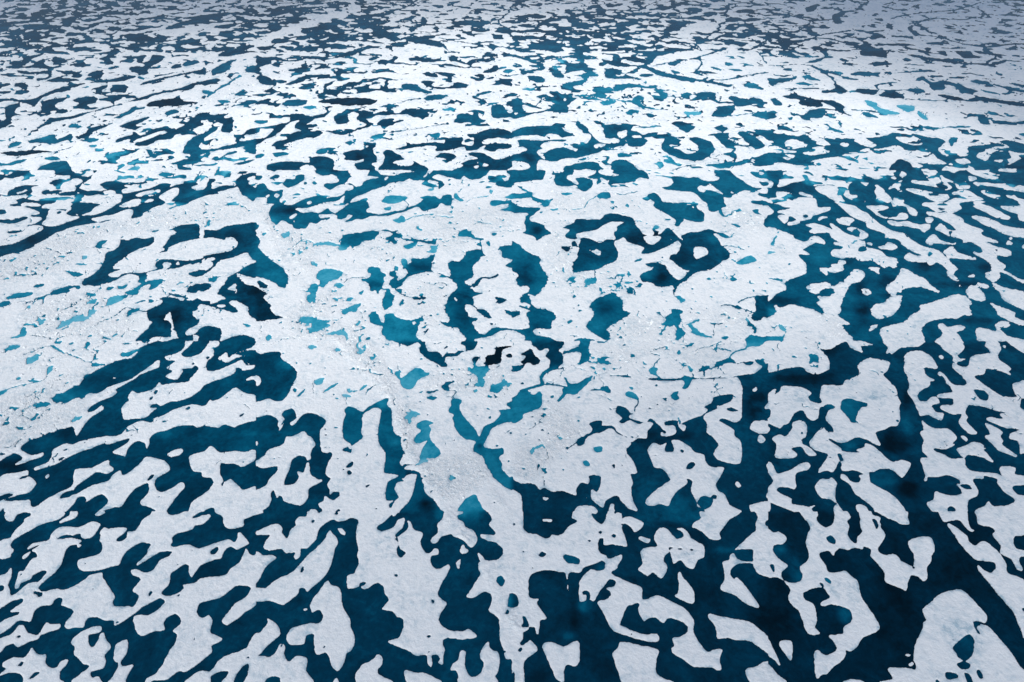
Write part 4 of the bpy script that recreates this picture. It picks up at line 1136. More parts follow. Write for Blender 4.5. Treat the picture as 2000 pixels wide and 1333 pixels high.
w 1985 1200 2020 1160 2020 1230 1990 1225
w 1860 1280 2020 1250 2020 1345 1880 1345 1855 1290
w 1860 670 1890 630 1930 625 2020 665 2020 710 1960 722 1900 710
w 1920 760 1940 730 1980 770 1950 797 1920 785
w 1985 975 2020 950 2020 1030
w 1975 520 2020 460 2020 525
w 240 1220 290 1228 270 1243 250 1238
w 575 1225 588 1215 582 1228
w -20 1165 40 1180 75 1230 75 1345 -20 1345
w 500 1345 500 1305 540 1288 610 1288 655 1310 665 1345
w 755 1345 770 1275 800 1278 795 1310 810 1345
3 1190 845 1215 800 1245 790 1265 835 1255 862 1205 865
3 1310 855 1330 845 1348 862 1330 875
3 1360 990 1380 955 1415 943 1433 965 1400 1000 1370 1005
4 1448 1250 1490 1208 1560 1225 1565 1270 1530 1310 1490 1312 1455 1280
3 1555 1215 1575 1200 1603 1210 1590 1235 1565 1230
3 1250 1108 1258 1104 1262 1112
3 1675 525 1720 518 1770 545 1720 552 1690 545
6 635 830 700 820 705 860 670 873 640 855
6 550 945 580 928 608 955 600 980 570 975
6 885 410 905 392 960 405 992 445 980 460 900 435
6 910 355 945 360 935 385
c 10 4 985 455 985 490 960 520 960 560
5 1240 430 1260 400 1305 390 1290 420 1310 450 1270 465
4 1180 450 1210 445 1200 475
3 1130 495 1150 488 1140 505
3 1060 525 1085 520 1075 538
3 1210 540 1225 535 1220 550
3 780 970 800 958 810 985 800 998
3 850 965 865 965 860 980
3 808 925 818 930 812 936
3 890 1010 905 1018 898 1026
5 240 990 265 988 270 1030 250 1035
c 4 3 250 1035 250 1080 255 1140
7 355 735 370 735 380 752 415 765 370 770
7 135 860 190 820 240 805 260 835 200 835 160 890
4 230 565 255 560 250 600 230 590
c 6 3 135 690 200 650 240 600
3 228 690 240 682 246 700 232 705
3 140 590 165 578 160 595
5 235 525 270 515 260 540
5 300 430 325 420 325 445
3 600 385 640 378 660 388
5 480 430 530 430 530 445 490 450
6 1310 -10 1340 -10 1330 0
5 1360 35 1420 10 1415 35 1370 48
c 9 5 1440 110 1450 60 1560 40 1640 0
6 1830 20 1840 -20 1990 -20 1940 40 1860 45 1830 60
c 14 5 1690 140 1740 85 1830 60
c 10 5 1560 60 1640 60 1720 80
4 1580 200 1600 165 1700 130 1755 175 1680 170 1620 200
c 12 4 1500 280 1505 230 1570 210 1650 185
4 1450 240 1500 195 1550 195 1520 230
5 1320 190 1360 178 1360 195
4 1800 165 1890 158 1880 185 1840 192
4 1895 145 1950 145 1985 180 1950 195 1910 170
c 6 3 1755 180 1810 165 1880 160
c 7 4 1060 95 1130 60 1200 45
c 7 4 1160 150 1150 110 1080 100
c 8 5 1110 200 1120 170 1160 140
5 920 120 940 100 960 110 940 128
3 690 90 715 88 700 100
3 770 90 800 82 790 95
3 865 30 880 20 878 40
r .7 600 40 1300 0 1700 30 1750 90 1500 260 1300 260 1320 150 1200 110 1080 90 900 230 620 260 540 180
r 1 120 560 380 480 460 560 480 660 620 680 500 780 420 840 320 960 180 1100 100 1110 -20 1060 -20 840 300 760
r .8 560 380 650 330 830 300 760 280 640 300
r .6 940 540 1200 420 1320 480 1340 580 1100 600
b 1100 760 120 80 1.5
b 1900 480 80 120 1
b 1300 740 150 40 1.5
b 160 130 100 80 1
t 1500 1180 0 0 4
t 1300 1280 150 80 4
t 1060 1200 150 120 4
t 660 1080 20 25 5
w -20 -20 640 -20 640 200 560 250 640 265 640 330 480 460 350 500 250 400 236 520 100 600 90 610 20 650 -20 650
2.7 160 -20 390 -20 400 36 367 71 397 106 397 164 362 211 292 217 297 152 257 118 292 71 260 60 215 75 175 40
4.2 397 82 440 72 470 60 525 30 540 -20 612 -20 600 70 618 117 595 150 550 175 530 172 540 100 500 85 440 95 400 103
2.3 70 106 110 75 152 59 175 106 205 125 222 164 190 185 163 187 134 170 105 182 60 215 23 240 -12 228 0 205 93 187 64 164 111 123
4.8 405 281 425 285 443 327 513 327 560 300 583 287 630 269 618 304 580 340 548 374 510 410 478 421 432 415 400 450 362 479 350 467 380 430 397 409 391 374 432 356 420 320
5 -20 470 40 420 55 395 130 393 150 412 180 415 215 388 235 420 232 500 190 535 90 575 85 605 20 645 -20 610
c 30 4.6 360 205 300 220 250 250 226 295 245 335
c 14 4.2 245 337 340 342 432 362
c 24 4.5 250 337 150 365 60 395
c 12 3.4 340 210 380 215 405 205
5 590 150 650 160 720 118 760 130 730 145 785 175 740 185 650 172 600 170
4 -20 195 40 190 100 185 60 232 -20 245
3 65 330 80 320 95 330 80 342
5 300 430 325 420 325 445 305 448
4 270 470 290 460 285 475
w 355 215 372 200 400 195 385 208
@1500 667 2.8
w -20 -20 580 -20 540 30 480 65 410 60 430 90 470 140 480 210 440 240 380 258 310 240 260 200 150 210 -20 235
5 315 165 330 140 315 110 330 95 390 115 395 170 355 165 325 180
5 182 115 205 112 230 130 200 132
4 148 78 170 92 160 95
w 620 -20 660 -20 820 30 725 38 738 88 640 45
w 900 -20 1220 -20 1180 40 1040 50 970 100 930 95 925 75 940 50
w 1290 -20 1500 -20 1530 60 1480 110 1500 140 1555 140 1480 165 1480 190 1560 200 1580 130 1620 110 1740 90 1700 40 1720 -20 1780 -20 1820 60 1795 110 1810 150 1900 215 1880 235 1900 268 1850 245 1780 225 1700 215 1690 255 1610 275 1660 320 1790 410 1880 440 1970 440 1970 520 2020 560 2020 690 1910 680 1850 675 1710 615 1735 595 1835 610 1810 570 1860 560 1790 545 1680 510 1590 500 1565 500 1540 555 1560 595 1550 630 1635 720 1570 720 1495 650 1490 625 1510 570 1440 570 1350 530 1360 500 1440 500 1440 450 1330 440 1325 420 1400 405 1440 400 1420 350 1390 325 1370 280 1325 260 1340 240 1380 265 1420 320 1465 345 1540 345 1545 310 1500 260 1450 215 1440 190 1445 120 1400 90 1350 40
3 1605 380 1680 385 1725 420 1710 465 1650 450
w 1850 -20 2020 -20 2020 100 1960 70 1900 30
w 1825 40 1855 32 1855 55
w 1330 120 1350 110 1375 130 1355 142
w 1910 340 1960 320 2020 305 2020 440 1940 430
w 1075 100 1140 78 1200 80 1280 130 1325 205 1300 215 1225 205 1230 260 1290 300 1320 308 1265 315 1260 350 1190 390 1165 430 1190 470 1240 470 1270 440 1320 440 1338 485 1280 500 1310 555 1370 565 1355 618 1310 605 1250 575 1190 585 1170 540 1130 460 1090 400 1100 360 1090 280 1062 220
w 700 190 780 135 870 145 948 165 935 225 900 265 950 320 1000 370 1010 430 1035 480 1025 520 1030 610 1010 660 960 665 910 690 840 715 865 780 880 815 830 800 760 765 690 750 640 775 570 795 480 760 480 780 560 830 580 860 650 870 720 870 690 850 750 830 760 800 820 820 890 880 910 900 960 940 1010 940 1040 928 1090 940 1115 970 1050 1065 990 1020 950 1000 880 995 830 1020 790 1025 800 1100 860 1140 950 1190 1020 1250 1070 1345 850 1345 820 1300 760 1250 680 1190 640 1120 570 1075 565 1045 600 1045 640 1090 700 1110 725 1080 710 1050 750 1040 680 1010 580 1010 575 960 555 940 510 1020 460 1010 420 1020 395 1030 400 1000 470 890 380 855 330 820 330 780 420 675 460 705 510 710 500 670 450 610 470 550 500 520 430 510 400 530 390 600 350 620 310 600 270 540 210 560 160 640 120 655 90 680 0 640 -20 635 20 580 15 530 -20 520 -20 440 40 380 65 380 50 420 90 390 110 355 200 355 270 365 340 405 310 435 335 470 400 490 420 475 405 440 410 380 430 345 500 345 580 345 600 310 680 280 715 245
4 565 530 580 460 640 447 700 465 770 485 770 515 730 520 690 590 685 635 650 635 625 600 590 560
4 435 505 480 490 525 510 510 530 460 528
3 540 880 570 880 590 930 560 935
3 680 405 695 395 700 408
3 470 910 490 900 500 912
w 30 760 90 730 140 745 190 680 190 640 260 620 305 665 295 745 270 760 265 800 320 830 380 890 310 890 260 825 180 840 230 885 200 910 120 915 55 905 65 830 60 795
w -20 660 15 680 10 705 -20 710
w -20 945 25 950 60 1020 85 1035 170 1010 250 960 310 950 330 975 310 1005 230 1025 210 1070 220 1130 205 1155 150 1140 90 1140 65 1165 110 1200 180 1230 185 1270 200 1275 320 1295 380 1275 340 1310 350 1345 230 1340 120 1300 -20 1240 -20 1170 30 1110 35 1080 -20 990
w 370 1130 410 1080 470 1080 495 1068 540 1110 525 1160 525 1230 545 1270 590 1345 520 1345 515 1290 540 1270 480 1235 410 1220 375 1170
w 685 1290 710 1275 760 1290 790 1345 710 1345
w -20 1250 20 1275 10 1345 -20 1345
w 1200 618 1250 660 1310 685 1400 685 1450 720 1475 760 1440 800 1460 810 1380 845 1300 835 1300 860 1380 890 1430 920 1530 915 1540 960 1560 1000 1620 1020 1780 1035 1830 1055 1805 1000 1830 978 1930 990 1930 1040 2020 1060 2020 1120 1920 1130 1910 1160 1950 1200 2020 1220 2020 1345 1630 1345 1640 1310 1690 1290 1720 1250 1760 1290 1880 1280 1930 1240 1850 1180 1790 1110 1790 1075 1690 1050 1680 1075 1620 1070 1600 1090 1640 1170 1630 1210 1570 1240 1555 1300 1540 1345 1320 1345 1250 1290 1245 1260 1290 1240 1305 1175 1350 1190 1450 1210 1510 1190 1500 1150 1470 1120 1500 1115 1490 1080 1400 1045 1330 1060 1250 1060 1245 1085 1225 1095 1215 1080 1230 1050 1190 920 1250 910 1200 850 1215 780 1190 715 1215 690
3 1500 1120 1570 1120 1595 1155 1550 1160 1510 1140
3 1400 1310 1430 1288 1465 1310 1450 1345 1410 1345
w 1475 840 1530 820 1600 790 1660 800 1700 835 1680 850 1710 880 1765 950 1690 915 1620 895 1560 890 1530 915 1490 870
w 1505 745 1530 740 1560 770 1545 782
w 1690 640 1760 665 1830 710 1815 745 1835 780 1830 810 1880 850 1945 895 1935 905 1860 875 1800 855 1750 800 1690 745 1730 730 1720 690
w 2020 690 1940 705 1890 725 1885 760 1950 780 1965 830 1970 880 2020 850
g 820 420 100 60 .7
g 200 470 100 60 .4
g 660 330 80 60 .4
g 100 620 60 50 .4
g 500 380 60 40 .4
g 360 490 40 40 .4
g 1330 820 80 40 .4
b 1000 790 120 100 .5
b 1100 1150 100 60 0
b 300 300 250 60 1
b 520 80 80 50 1
b 1090 440 40 100 1
b 600 200 80 80 2
t 640 820 60 30 4.5
t 640 530 60 60 4.5
t 1080 640 60 100 4.3
t 900 1080 120 50 4.4
t 100 950 80 60 3.8
r .5 260 0 480 0 430 90 330 90
@0 1000 3
w 240 0 500 0 460 60 330 95 230 150 110 220 85 270 110 300 90 330 80 355 0 365 0 235 80 205 120 150 190 80 185 65 240 35 235 10 190 5 150 15 120 45 105 72 60 72 35 45 45 15 65 -20
w 555 0 605 -10 600 40 560 60 470 90 470 75 540 35
w 770 0 830 0 790 25 740 33
w 740 80 785 100 775 125 720 200 660 210 635 195 632 172 600 172 565 190 545 178 480 190 445 215 480 217 540 207 640 225 615 250 640 262 612 282 600 258 550 265 515 300 500 350 475 420 430 475 370 525 310 580 295 595 250 555 300 550 350 500 365 465 330 462 260 495 240 525 165 560 150 595 115 600 130 545 150 475 190 465 210 430 245 375 290 355 280 320 250 305 320 258 290 265 210 295 260 250 380 225 400 180 440 140 490 120 620 122 690 90
w 245 310 215 350 175 375 185 345
w -20 530 50 485 90 440 92 500 65 570 80 610 85 655 130 640 230 560 280 570 300 600 340 625 440 605 490 612 560 595 650 540 700 500 795 478 800 510 840 570 895 660 885 700 895 740 960 745 1010 738 1030 750 1065 720 1085 660 1060 635 1040 625 1045 600 1095 540 1095 515 1035 495 1028 460 1070 452 1120 475 1180 470 1220 430 1250 385 1320 350 1345 320 1330 308 1240 320 1150 375 1075 420 1070 410 1150 330 1155 295 1180 265 1160 245 1090 245 1000 300 960 350 930 415 860 430 800 450 690 465 620 450 612 385 700 355 780 330 800 290 800 245 780 230 790 200 785 160 815 125 850 135 930 125 990 130 980 160 920 205 910 230 945 235 990 205 1000 160 1060 150 1090 110 1120 60 1180 20 1195 -20 1290 -20 1320 25 1400 20 1480 -20 1580 -10 1510 35 1510 55 1590 30 1650 28 1620 70 1580 100 1530 105 1500 140 1400 165 1350 195 1345 215 1350 235 1335 265 1370 278 1430 262 1480 260 1550 288 1620 270 1700 240 1790 220 1830 240 1855 215 1855 180 1880 165 1940 235 1935 255 1850 298 1810 270 1770 290 1740 330 1728 365 1670 375 1570 420 1530 470 1495 512 1475 470 1475 420 1445 410 1380 450 1335 490 1325 560 1270 620 1270 650 1320 662 1400 635 1440 600 1430 575 1460 570 1530 555 1580 520 1750 500 1800 450 1870 400 1895 350 1925 290 1950 330 1985 345 2020 335 2020 690 1920 780 1880 820 1800 870 1770 885 1735 865 1740 840 1800 770 1830 720 1880 695 1930 660 1960 605 1930 580 1850 580 1790 620 1720 670 1590 705 1550 730 1538 790 1580 835 1630 812 1660 850 1645 930 1660 955 1735 990 1720 1015 1650 1050 1655 1100 1580 1160 1520 1210 1450 1250 1390 1250 1340 1290 1290 1315 1200 1320 1160 1340 1130 1340 1150 1300 1210 1275 1270 1200 1320 1100 1365 1040 1385 960 1355 940 1360 925 1410 880 1410 830 1370 800 1310 825 1280 870 1285 925 1200 935 1120 970 1070 945 1050 880 1045 825 1090 808 1160 810 1230 770 1285 720 1290 695 1250 675 1190 705 1110 745 1060 790 980 845 900 890 885 850 820 850 760 825 700 825 670 860 655 900 590 905 545 915 510 905 515 870 560 810 575 775 500 735 480 730 490 690 470 670 430 690 400 730 330 735 270 775 240 855 170 850 130 860 70 915 -20 965 -20 890 50 840 140 810 150 785 80 780 150 730 185 700 170 680 90 700 -20 755
3 1645 310 1690 275 1708 285 1690 330 1655 335
3 1160 640 1180 618 1190 630 1172 668
3 660 405 672 398 676 408 664 414
3 722 608 738 598 738 608 726 614
3 762 532 780 520 775 532
3 260 640 270 622 300 625 335 630 330 660 300 668 290 650
3 -20 580 20 578 38 595 20 620 -20 628
w -20 1005 90 960 150 890 190 895 220 945 300 965 360 870 400 882 475 880 460 915 380 940 320 965 300 995 220 1020 140 1060 100 1030 50 1050 -20 1115
3 130 980 150 965 168 970 150 988
w 250 1062 270 1090 310 1120 365 1120 355 1180 390 1220 440 1220 480 1170 535 1155 520 1195 470 1250 470 1310 500 1340 200 1340 260 1300 310 1265 300 1250 260 1265 210 1340 180 1340 185 1300 150 1265 80 1255 -20 1290 50 1230 20 1210 30 1180 110 1140 180 1145 220 1110
3 140 1205 170 1172 190 1175 170 1208
w 780 895 795 910 790 935 750 950 700 960 690 1000 705 1055 740 1055 760 1020 790 960 815 950 830 1000 865 1045 850 1085 815 1120 830 1170 810 1220 760 1235 715 1250 710 1280 730 1300 770 1290 790 1320 800 1345 560 1345 620 1275 690 1225 690 1200 650 1190 630 1160 580 1115 585 1060 560 1020 610 960 700 910
w 995 1000 1000 1060 985 1110 945 1180 965 1210 1045 1195 1020 1240 985 1310 970 1345 830 1345 880 1300 910 1240 930 1185 890 1155 910 1040
w 2020 960 1960 1000 1930 1060 1880 1090 1760 1130 1700 1180 1640 1250 1580 1245 1520 1270 1440 1345 1630 1345 1650 1290 1700 1255 1780 1245 1770 1290 1730 1345 1810 1345 1850 1270 1900 1205 1945 1190 1940 1260 1910 1345 2020 1345
3 1925 1142 1945 1132 1950 1145 1935 1150
w 1680 -20 2020 -20 2020 15 1910 60 1905 110 1850 125 1780 130 1745 90 1740 40 1690 10
@500 1000 3
w -20 5 70 -5 50 8 -20 28
w 0 160 60 130 160 95 205 130 205 165 235 208 250 205 275 140 310 110 310 75 340 40 400 35 410 -20 615 -20 615 22 650 22 665 -20 1140 -20 1105 12 1075 38 1060 22 1000 80 950 115 950 140 990 155 1080 120 1110 65 1165 57 1140 130 1085 180 1100 200 1150 170 1190 125 1185 70 1210 90 1225 130 1250 150 1305 170 1285 230 1300 290 1335 330 1370 315 1400 290 1425 300 1420 335 1375 342 1362 380 1380 430 1420 450 1460 440 1500 415 1515 440 1480 510 1440 580 1420 640 1440 680 1490 720 1450 780 1425 840 1440 880 1510 930 1620 935 1665 920 1725 970 1690 990 1580 995 1500 985 1465 1000 1460 1040 1475 1080 1465 1130 1460 1195 1425 1180 1440 1150 1420 1120 1375 1120 1375 1200 1365 1215 1340 1185 1340 1130 1300 1118 1250 1125 1180 1080 1100 1050 1030 1015 1115 990 1150 910 1150 850 1130 825 1100 820 1070 780 985 762 1010 730 1040 690 1010 640 990 580 960 558 920 565 870 600 830 600 810 585 740 602 712 585 712 510 725 495 770 480 800 420 803 380 792 350 800 290 785 220 785 150 800 65 740 48 700 68 640 75 600 62 560 80 500 125 480 180 470 220 400 285 350 290 345 350 310 372 298 350 305 318 230 322 195 290 100 303 62 280 75 235 110 190 90 178 0 180
3 435 70 448 62 462 75 448 90 435 85
3 480 -10 510 -10 500 10 485 10
3 725 30 740 18 732 34
3 1085 210 1110 205 1115 235 1130 290 1170 320 1135 362 1105 340 1100 290 1115 260 1105 235
3 1080 495 1100 485 1112 500 1095 514
3 1092 458 1104 453 1100 463
3 1370 690 1388 685 1396 705 1380 722
3 1332 972 1350 962 1366 975 1350 988
3 1303 556 1315 553 1312 564
3 808 570 830 548 860 555 850 575 815 588
w 635 132 670 135 700 165 690 185 660 165
w 575 150 590 160 640 230 615 300 590 400 550 490 490 550 440 590 400 625 380 598 340 600 330 640 270 690 210 730 130 700 70 698 -20 695 -20 600 70 600 110 570 180 520 260 490 330 430 400 350 500 260 540 210
3 348 455 365 428 378 440 370 470 352 478
w -20 330 25 320 60 345 120 340 162 362 100 405 60 460 20 540 -20 560
w 372 765 395 757 400 770 380 775
w 555 545 590 575 660 605 668 690 680 750 735 840 740 900 765 960 770 1030 740 1085 710 1110 690 1170 650 1240 615 1230 590 1190 575 1140 545 1100 480 1118 458 1080 455 1000 450 955 400 962 385 985 370 1035 260 1035 240 970 290 910 400 880 440 870 495 875 525 820 500 770 470 770 440 790 425 760 430 715 480 640
3 525 1065 535 1045 545 1050 535 1068
w -20 970 40 940 90 870 92 835 160 880 190 940 180 970 110 1030 30 1110 -20 1150
w -20 1150 60 1130 100 1140 150 1105 185 1040 215 1038 230 1060 220 1110 240 1165 265 1172 320 1130 405 1150 390 1240 450 1345 215 1345 190 1300 150 1285 90 1300 55 1345 -20 1345
w 600 1345 630 1300 650 1345
w 985 1140 985 1190 955 1230 960 1270 1070 1330 1080 1345 800 1345 785 1260 830 1200 920 1150 945 1120 975 1125
w 1175 1240 1250 1260 1335 1268 1460 1345 1200 1345 1160 1270
w 1485 -20 1600 -20 1620 10 1575 30 1580 60 1620 85 1640 125 1700 150 1730 220 1690 280 1660 265 1620 225 1540 190 1520 175 1450 195 1420 235 1385 250 1365 220 1420 165 1415 100 1460 55
w 1620 260 1635 285 1660 300 1650 320 1610 330 1590 302
w 1595 370 1595 400 1590 445 1570 430 1565 400
w 1810 -20 2020 -20 2020 780 1965 745 2020 745 1985 640 1970 690 1965 740 1975 770 2020 800 2020 1180 1990 1150 1955 1150 1930 1070 1905 1000 1900 850 1860 800 1820 770 1845 690 1840 650 1810 630 1780 625 1700 670 1645 662 1690 600 1720 540 1755 490 1735 440 1740 400 1755 390 1730 325 1760 340 1800 385 1890 375 1925 340 1925 290 1880 245 1810 225 1755 195 1765 178 1860 185 1868 155 1840 125 1820 100 1840 70 1835 30
4 1885 510 1920 503 1945 540 1920 585 1890 565 1878 545
5 1985 645 2020 640 2020 750 1965 735
3 1945 800 1965 765 1980 780 1970 805
w 1815 1015 1825 1060 1860 1090 1890 1100 1905 1160 1890 1250 1870 1290 1880 1345 1600 1345 1580 1280 1560 1240 1520 1240 1540 1190 1580 1155 1600 1085 1640 1100 1630 1160 1640 1230 1670 1285 1720 1290 1770 1240 1780 1190 1750 1130 1780 1050
t 1660 15 90 60 7
t 1440 30 40 40 6
@1000 1000 2.6
w -20 -20 80 -20 90 130 130 170 190 178 250 210 290 210 310 180 350 190 400 170 440 120 510 75 470 45 475 15 500 -20 660 -10 655 15 620 15 640 60 700 100 730 60 740 15 760 -20 790 -20 800 20 820 10 855 15 860 60 880 45 930 42 1030 95 965 160 930 120 880 90 860 105 860 140 880 195 898 270 830 262 780 255 718 258 715 210 680 215 670 280 690 325 735 345 755 370 858 338 850 380 820 425 825 440 780 465 780 490 850 525 930 560 1015 600 1015 680 1055 685 1130 655 1210 685 1350 760 1420 850 1415 940 1480 1050 1530 1100 1570 1080 1640 1080 1635 1110 1620 1160 1635 1230 1600 1235 1560 1215 1420 1210 1330 1150 1255 1105 1250 1070 1270 1050 1250 1000 1270 985 1320 978 1370 940 1365 890 1310 850 1220 830 1180 870 1120 825 1060 835 1030 855 990 780 990 715 940 725 900 740 860 830 845 885 880 905 960 940 1040 960 1130 957 1150 990 1130 1015 1030 1010 950 985 800 935 760 880 710 780 665 710 730 690 770 660 760 620 735 600 800 585 815 550 800 532 760 530 720 580 685 620 640 697 600 685 530 700 525 560 560 500 620 455 680 465 720 450 730 400 700 385 640 410 560 435 530 475 450 475 432 535 415 480 350 465 260 455 140 500 130 650 160 682 210 682 195 720 270 830 220 850 210 950 190 950 180 905 140 900 90 935 85 990 60 1030 80 1050 140 1005 185 1050 195 1090 110 1150 90 1200 95 1345 30 1345 20 1250 -20 1170
3 205 340 235 313 270 335 235 358
4 398 345 420 332 510 360 530 385 520 412 480 410 440 405 400 370
3 675 160 690 148 703 160 690 178
3 775 190 795 173 812 190 800 207
3 593 228 606 217 622 228 608 240
3 848 97 858 90 862 100 852 105
3 550 630 575 615 605 630 610 665 600 690 580 690 580 655 555 650
2 152 440 162 435 168 442 158 447
3 80 312 90 305 102 315 90 320
3 8 95 22 88 28 100 14 115
3 -20 645 30 645 55 710 40 745 0 752 -20 745
3 80 820 100 818 130 870 130 900 90 905 75 890 88 860
3 45 1080 65 1058 82 1070 70 1095 48 1090
w 80 925 120 905 130 915 90 940
w 245 62 308 60 308 78 248 75
w 440 565 440 600 445 628 430 600 432 575
w 432 950 440 945 438 968 432 968
w 245 1035 310 1020 400 1055 440 1040 490 1015 525 1025 528 1160 490 1210 425 1195 405 1250 408 1325 355 1320 320 1250 280 1160 245 1080
w 850 1018 1000 1045 1140 1080 1130 1150 1125 1260 1200 1310 1280 1345 890 1345 830 1250 800 1170 788 1110 830 1060
w 1310 470 1340 520 1400 590 1422 640 1420 715 1370 710 1268 658 1295 640 1305 580 1295 500
w 1000 195 1040 205 1082 218 1060 245 1010 225 988 212
w 1115 180 1140 140 1180 125 1220 145 1260 190 1285 215 1330 205 1340 180 1320 150 1285 138 1330 130 1370 160 1400 210 1450 240 1497 270 1500 350 1450 380 1420 445 1370 435 1340 400 1310 380 1262 405 1235 310 1260 285 1240 275 1222 290 1230 310 1190 350 1185 390 1210 430 1200 480 1165 522 1130 500 1100 475 1060 500 1020 480 985 450 1020 405 1005 310 1060 280 1135 270 1112 220
3 1290 290 1310 283 1332 295 1310 300
3 1387 300 1405 287 1420 298 1405 312
w 1480 -20 1780 -20 1770 20 1700 60 1655 120 1620 170 1632 215 1550 215 1500 170 1440 130 1410 120 1420 90 1475 50
w 1895 -20 2020 -20 2020 40 1980 80 1980 110 2020 160 2020 490 1915 475 1880 400 1890 320 1860 290 1740 305 1780 260 1860 185 1905 150 1905 90 1920 40
3 1735 305 1830 290 1870 305 1885 385 1810 388 1760 350
w 1730 328 1760 370 1820 390 1900 400 1915 470 1890 410 1830 400 1760 410 1710 450 1705 490 1735 528 1755 515 1810 570 1860 630 1900 690 1932 748 1880 740 1800 700 1740 650 1650 620 1622 590 1660 540 1655 460 1645 395 1690 380 1705 340
w 1535 800 1630 820 1740 840 1860 865 1930 920 2020 1000 2020 1120 1960 1080 1860 1010 1750 1005 1690 985 1605 990 1590 900 1550 850
w 2020 1180 1960 1180 1900 1215 1830 1230 1830 1280 1880 1345 2020 1345
b 500 850 35 80 0
b 490 735 12 22 0
t 570 740 60 50 5
t 690 430 50 40 4
t 1300 200 60 40 5
t 1250 40 400 60 4.5
t 1620 300 140 20 5
t 450 970 60 30 4.5
b 1500 700 150 350 2
b 1950 830 90 120 1
b 230 1270 120 60 2
b 690 1200 100 120 2
@1500 1000 2.1
w -20 150 40 165 85 158 145 205 120 250 50 262 38 300 60 345 110 390 155 425 105 475 115 530 180 558 250 545 270 500 250 435 300 390 322 340 300 270 300 200 330 130 300 70 230 -20 370 -20 390 20 375 55 400 95 450 125 500 100 520 50 520 -20 600 -20 645 45 615 75 635 120 620 180 650 230 690 250 700 200 735 160 720 110 720 60 710 -20 790 -20 820 25 880 50 870 75 880 100 880 125 915 180 890 240 855 290 870 320 910 340 990 335 1040 385 1090 415 1135 425 1140 340 1110 290 1097 232 1180 200 1260 200 1295 250 1300 310 1275 345 1275 385 1240 440 1245 520 1210 542 1170 505 1115 500 1090 560 1080 615 1020 590 920 550 910 480 860 410 800 350 805 325 800 290 745 270 740 295 680 280 620 300 560 285 525 315 512 345 470 305 405 325 410 365 450 420 465 465 510 480 600 465 640 500 700 550 725 660 790 760 830 820 870 920 740 985 690 1060 640 1090 605 1085 605 1120 570 1170 500 1220 460 1270 420 1275 390 1305 370 1270 362 1110 385 1080 420 1110 460 1125 510 1100 535 1070 515 1020 470 970 580 955 590 900 640 870 658 820 630 765 560 735 490 725 430 738 410 715 480 670 460 630 430 592 350 600 280 630 272 660 290 690 350 720 370 770 380 840 370 910 410 955 330 960 290 920 270 850 240 780 170 710 160 660 175 610 130 550 70 510 -20 490
3 455 205 490 185 528 220 520 255 480 245
3 10 415 40 410 50 435 45 475 30 460
5 440 525 460 513 495 545 485 568 455 550
3 400 555 425 560 440 590 415 585
3 810 60 840 60 865 110 850 140 830 110
3 560 183 572 178 570 188
3 1125 432 1145 428 1148 445 1130 445
w 835 -20 1075 -20 1090 50 1102 98 1040 98 1000 75 920 40
w 1335 -20 1540 -20 1560 70 1580 130 1612 150 1590 155 1550 130 1500 70 1440 68 1380 80 1350 45
w 1640 -20 2020 -20 2020 170 1930 190 1915 240 1940 290 2020 310 2020 345 1970 355 1960 390 1985 440 1985 465 1940 445 1900 370 1820 330 1810 300 1815 260 1750 180 1775 155 1740 120 1680 110 1640 90 1630 40
w 1410 95 1470 125 1550 190 1570 235 1620 268 1670 230 1720 250 1800 320 1860 410 1870 480 2020 570 2020 1000 1975 930 1920 790 1800 650 1710 540 1640 450 1640 420 1690 460 1740 480 1780 440 1760 395 1640 380 1580 340 1500 250 1440 160 1400 110
3 1980 755 2020 750 2020 790 1985 775
w -20 1000 10 1010 50 1090 97 1200 50 1160 -20 1100
w 90 1020 130 1003 180 1015 193 1070 180 1162 140 1120 95 1060
w -20 1180 60 1260 150 1345 -20 1345
w 580 1330 640 1312 720 1318 760 1345 570 1345
w 1210 760 1280 700 1340 645 1440 615 1510 612 1600 690 1690 790 1710 830 1695 870 1640 850 1600 870 1700 890 1760 940 1880 1080 1960 1200 2020 1270 2020 1345 900 1345 970 1310 965 1280 935 1225 1040 1220 1150 1235 1150 1180 1135 1150 1150 1030 1200 930 1215 870 1235 845 1215 800
3 1440 1070 1490 1010 1570 955 1610 1000 1595 1120 1540 1165 1480 1140 1470 1110
3 1475 1190 1530 1165 1580 1190 1570 1225 1510 1235
3 1600 870 1640 865 1655 890 1630 900 1655 950 1640 960 1615 920
3 1630 1240 1660 1240 1680 1300 1650 1305 1630 1270
3 1380 1270 1400 1250 1460 1260 1490 1290 1430 1315 1390 1305
3 1530 1260 1570 1270 1610 1345 1560 1345
3 1305 1320 1325 1312 1340 1330 1320 1345
3 1090 1200 1140 1205 1145 1225 1100 1228
w 1065 1120 1085 1112 1115 1120 1090 1132
w 1095 1195 1125 1175 1140 1190 1110 1210
g 1500 900 180 60 .8
g 1580 1080 120 220 .5
g 1380 1290 120 50 .5
g 1380 780 130 50 .4
g 1160 460 60 60 .6
g 580 90 60 50 .4
g 460 600 60 60 .4
t 220 470 70 90 4.6
t 600 800 70 70 5
t 100 300 60 50 4.5
t 980 1110 60 60 3.6
b 1000 800 180 400 1
b 1500 500 120 200 1.5
b 60 850 120 250 1
b 700 1250 200 60 1.5
"""
# ------------------------------------------------------------------ survey grid on the sea surface
F_PX = LENS / 36 * FW
SP, CP = math.sin(PITCH), math.cos(PITCH)
def ground(u, v):
    """a point of the photograph carried down to the sea surface, metres"""
    y = (v - FH / 2) / F_PX; x = (u - FW / 2) / F_PX
    t = H / (SP + CP * y)
    return x * t, (CP - SP * y) * t, t / F_PX          # X, Y, metres per survey unit

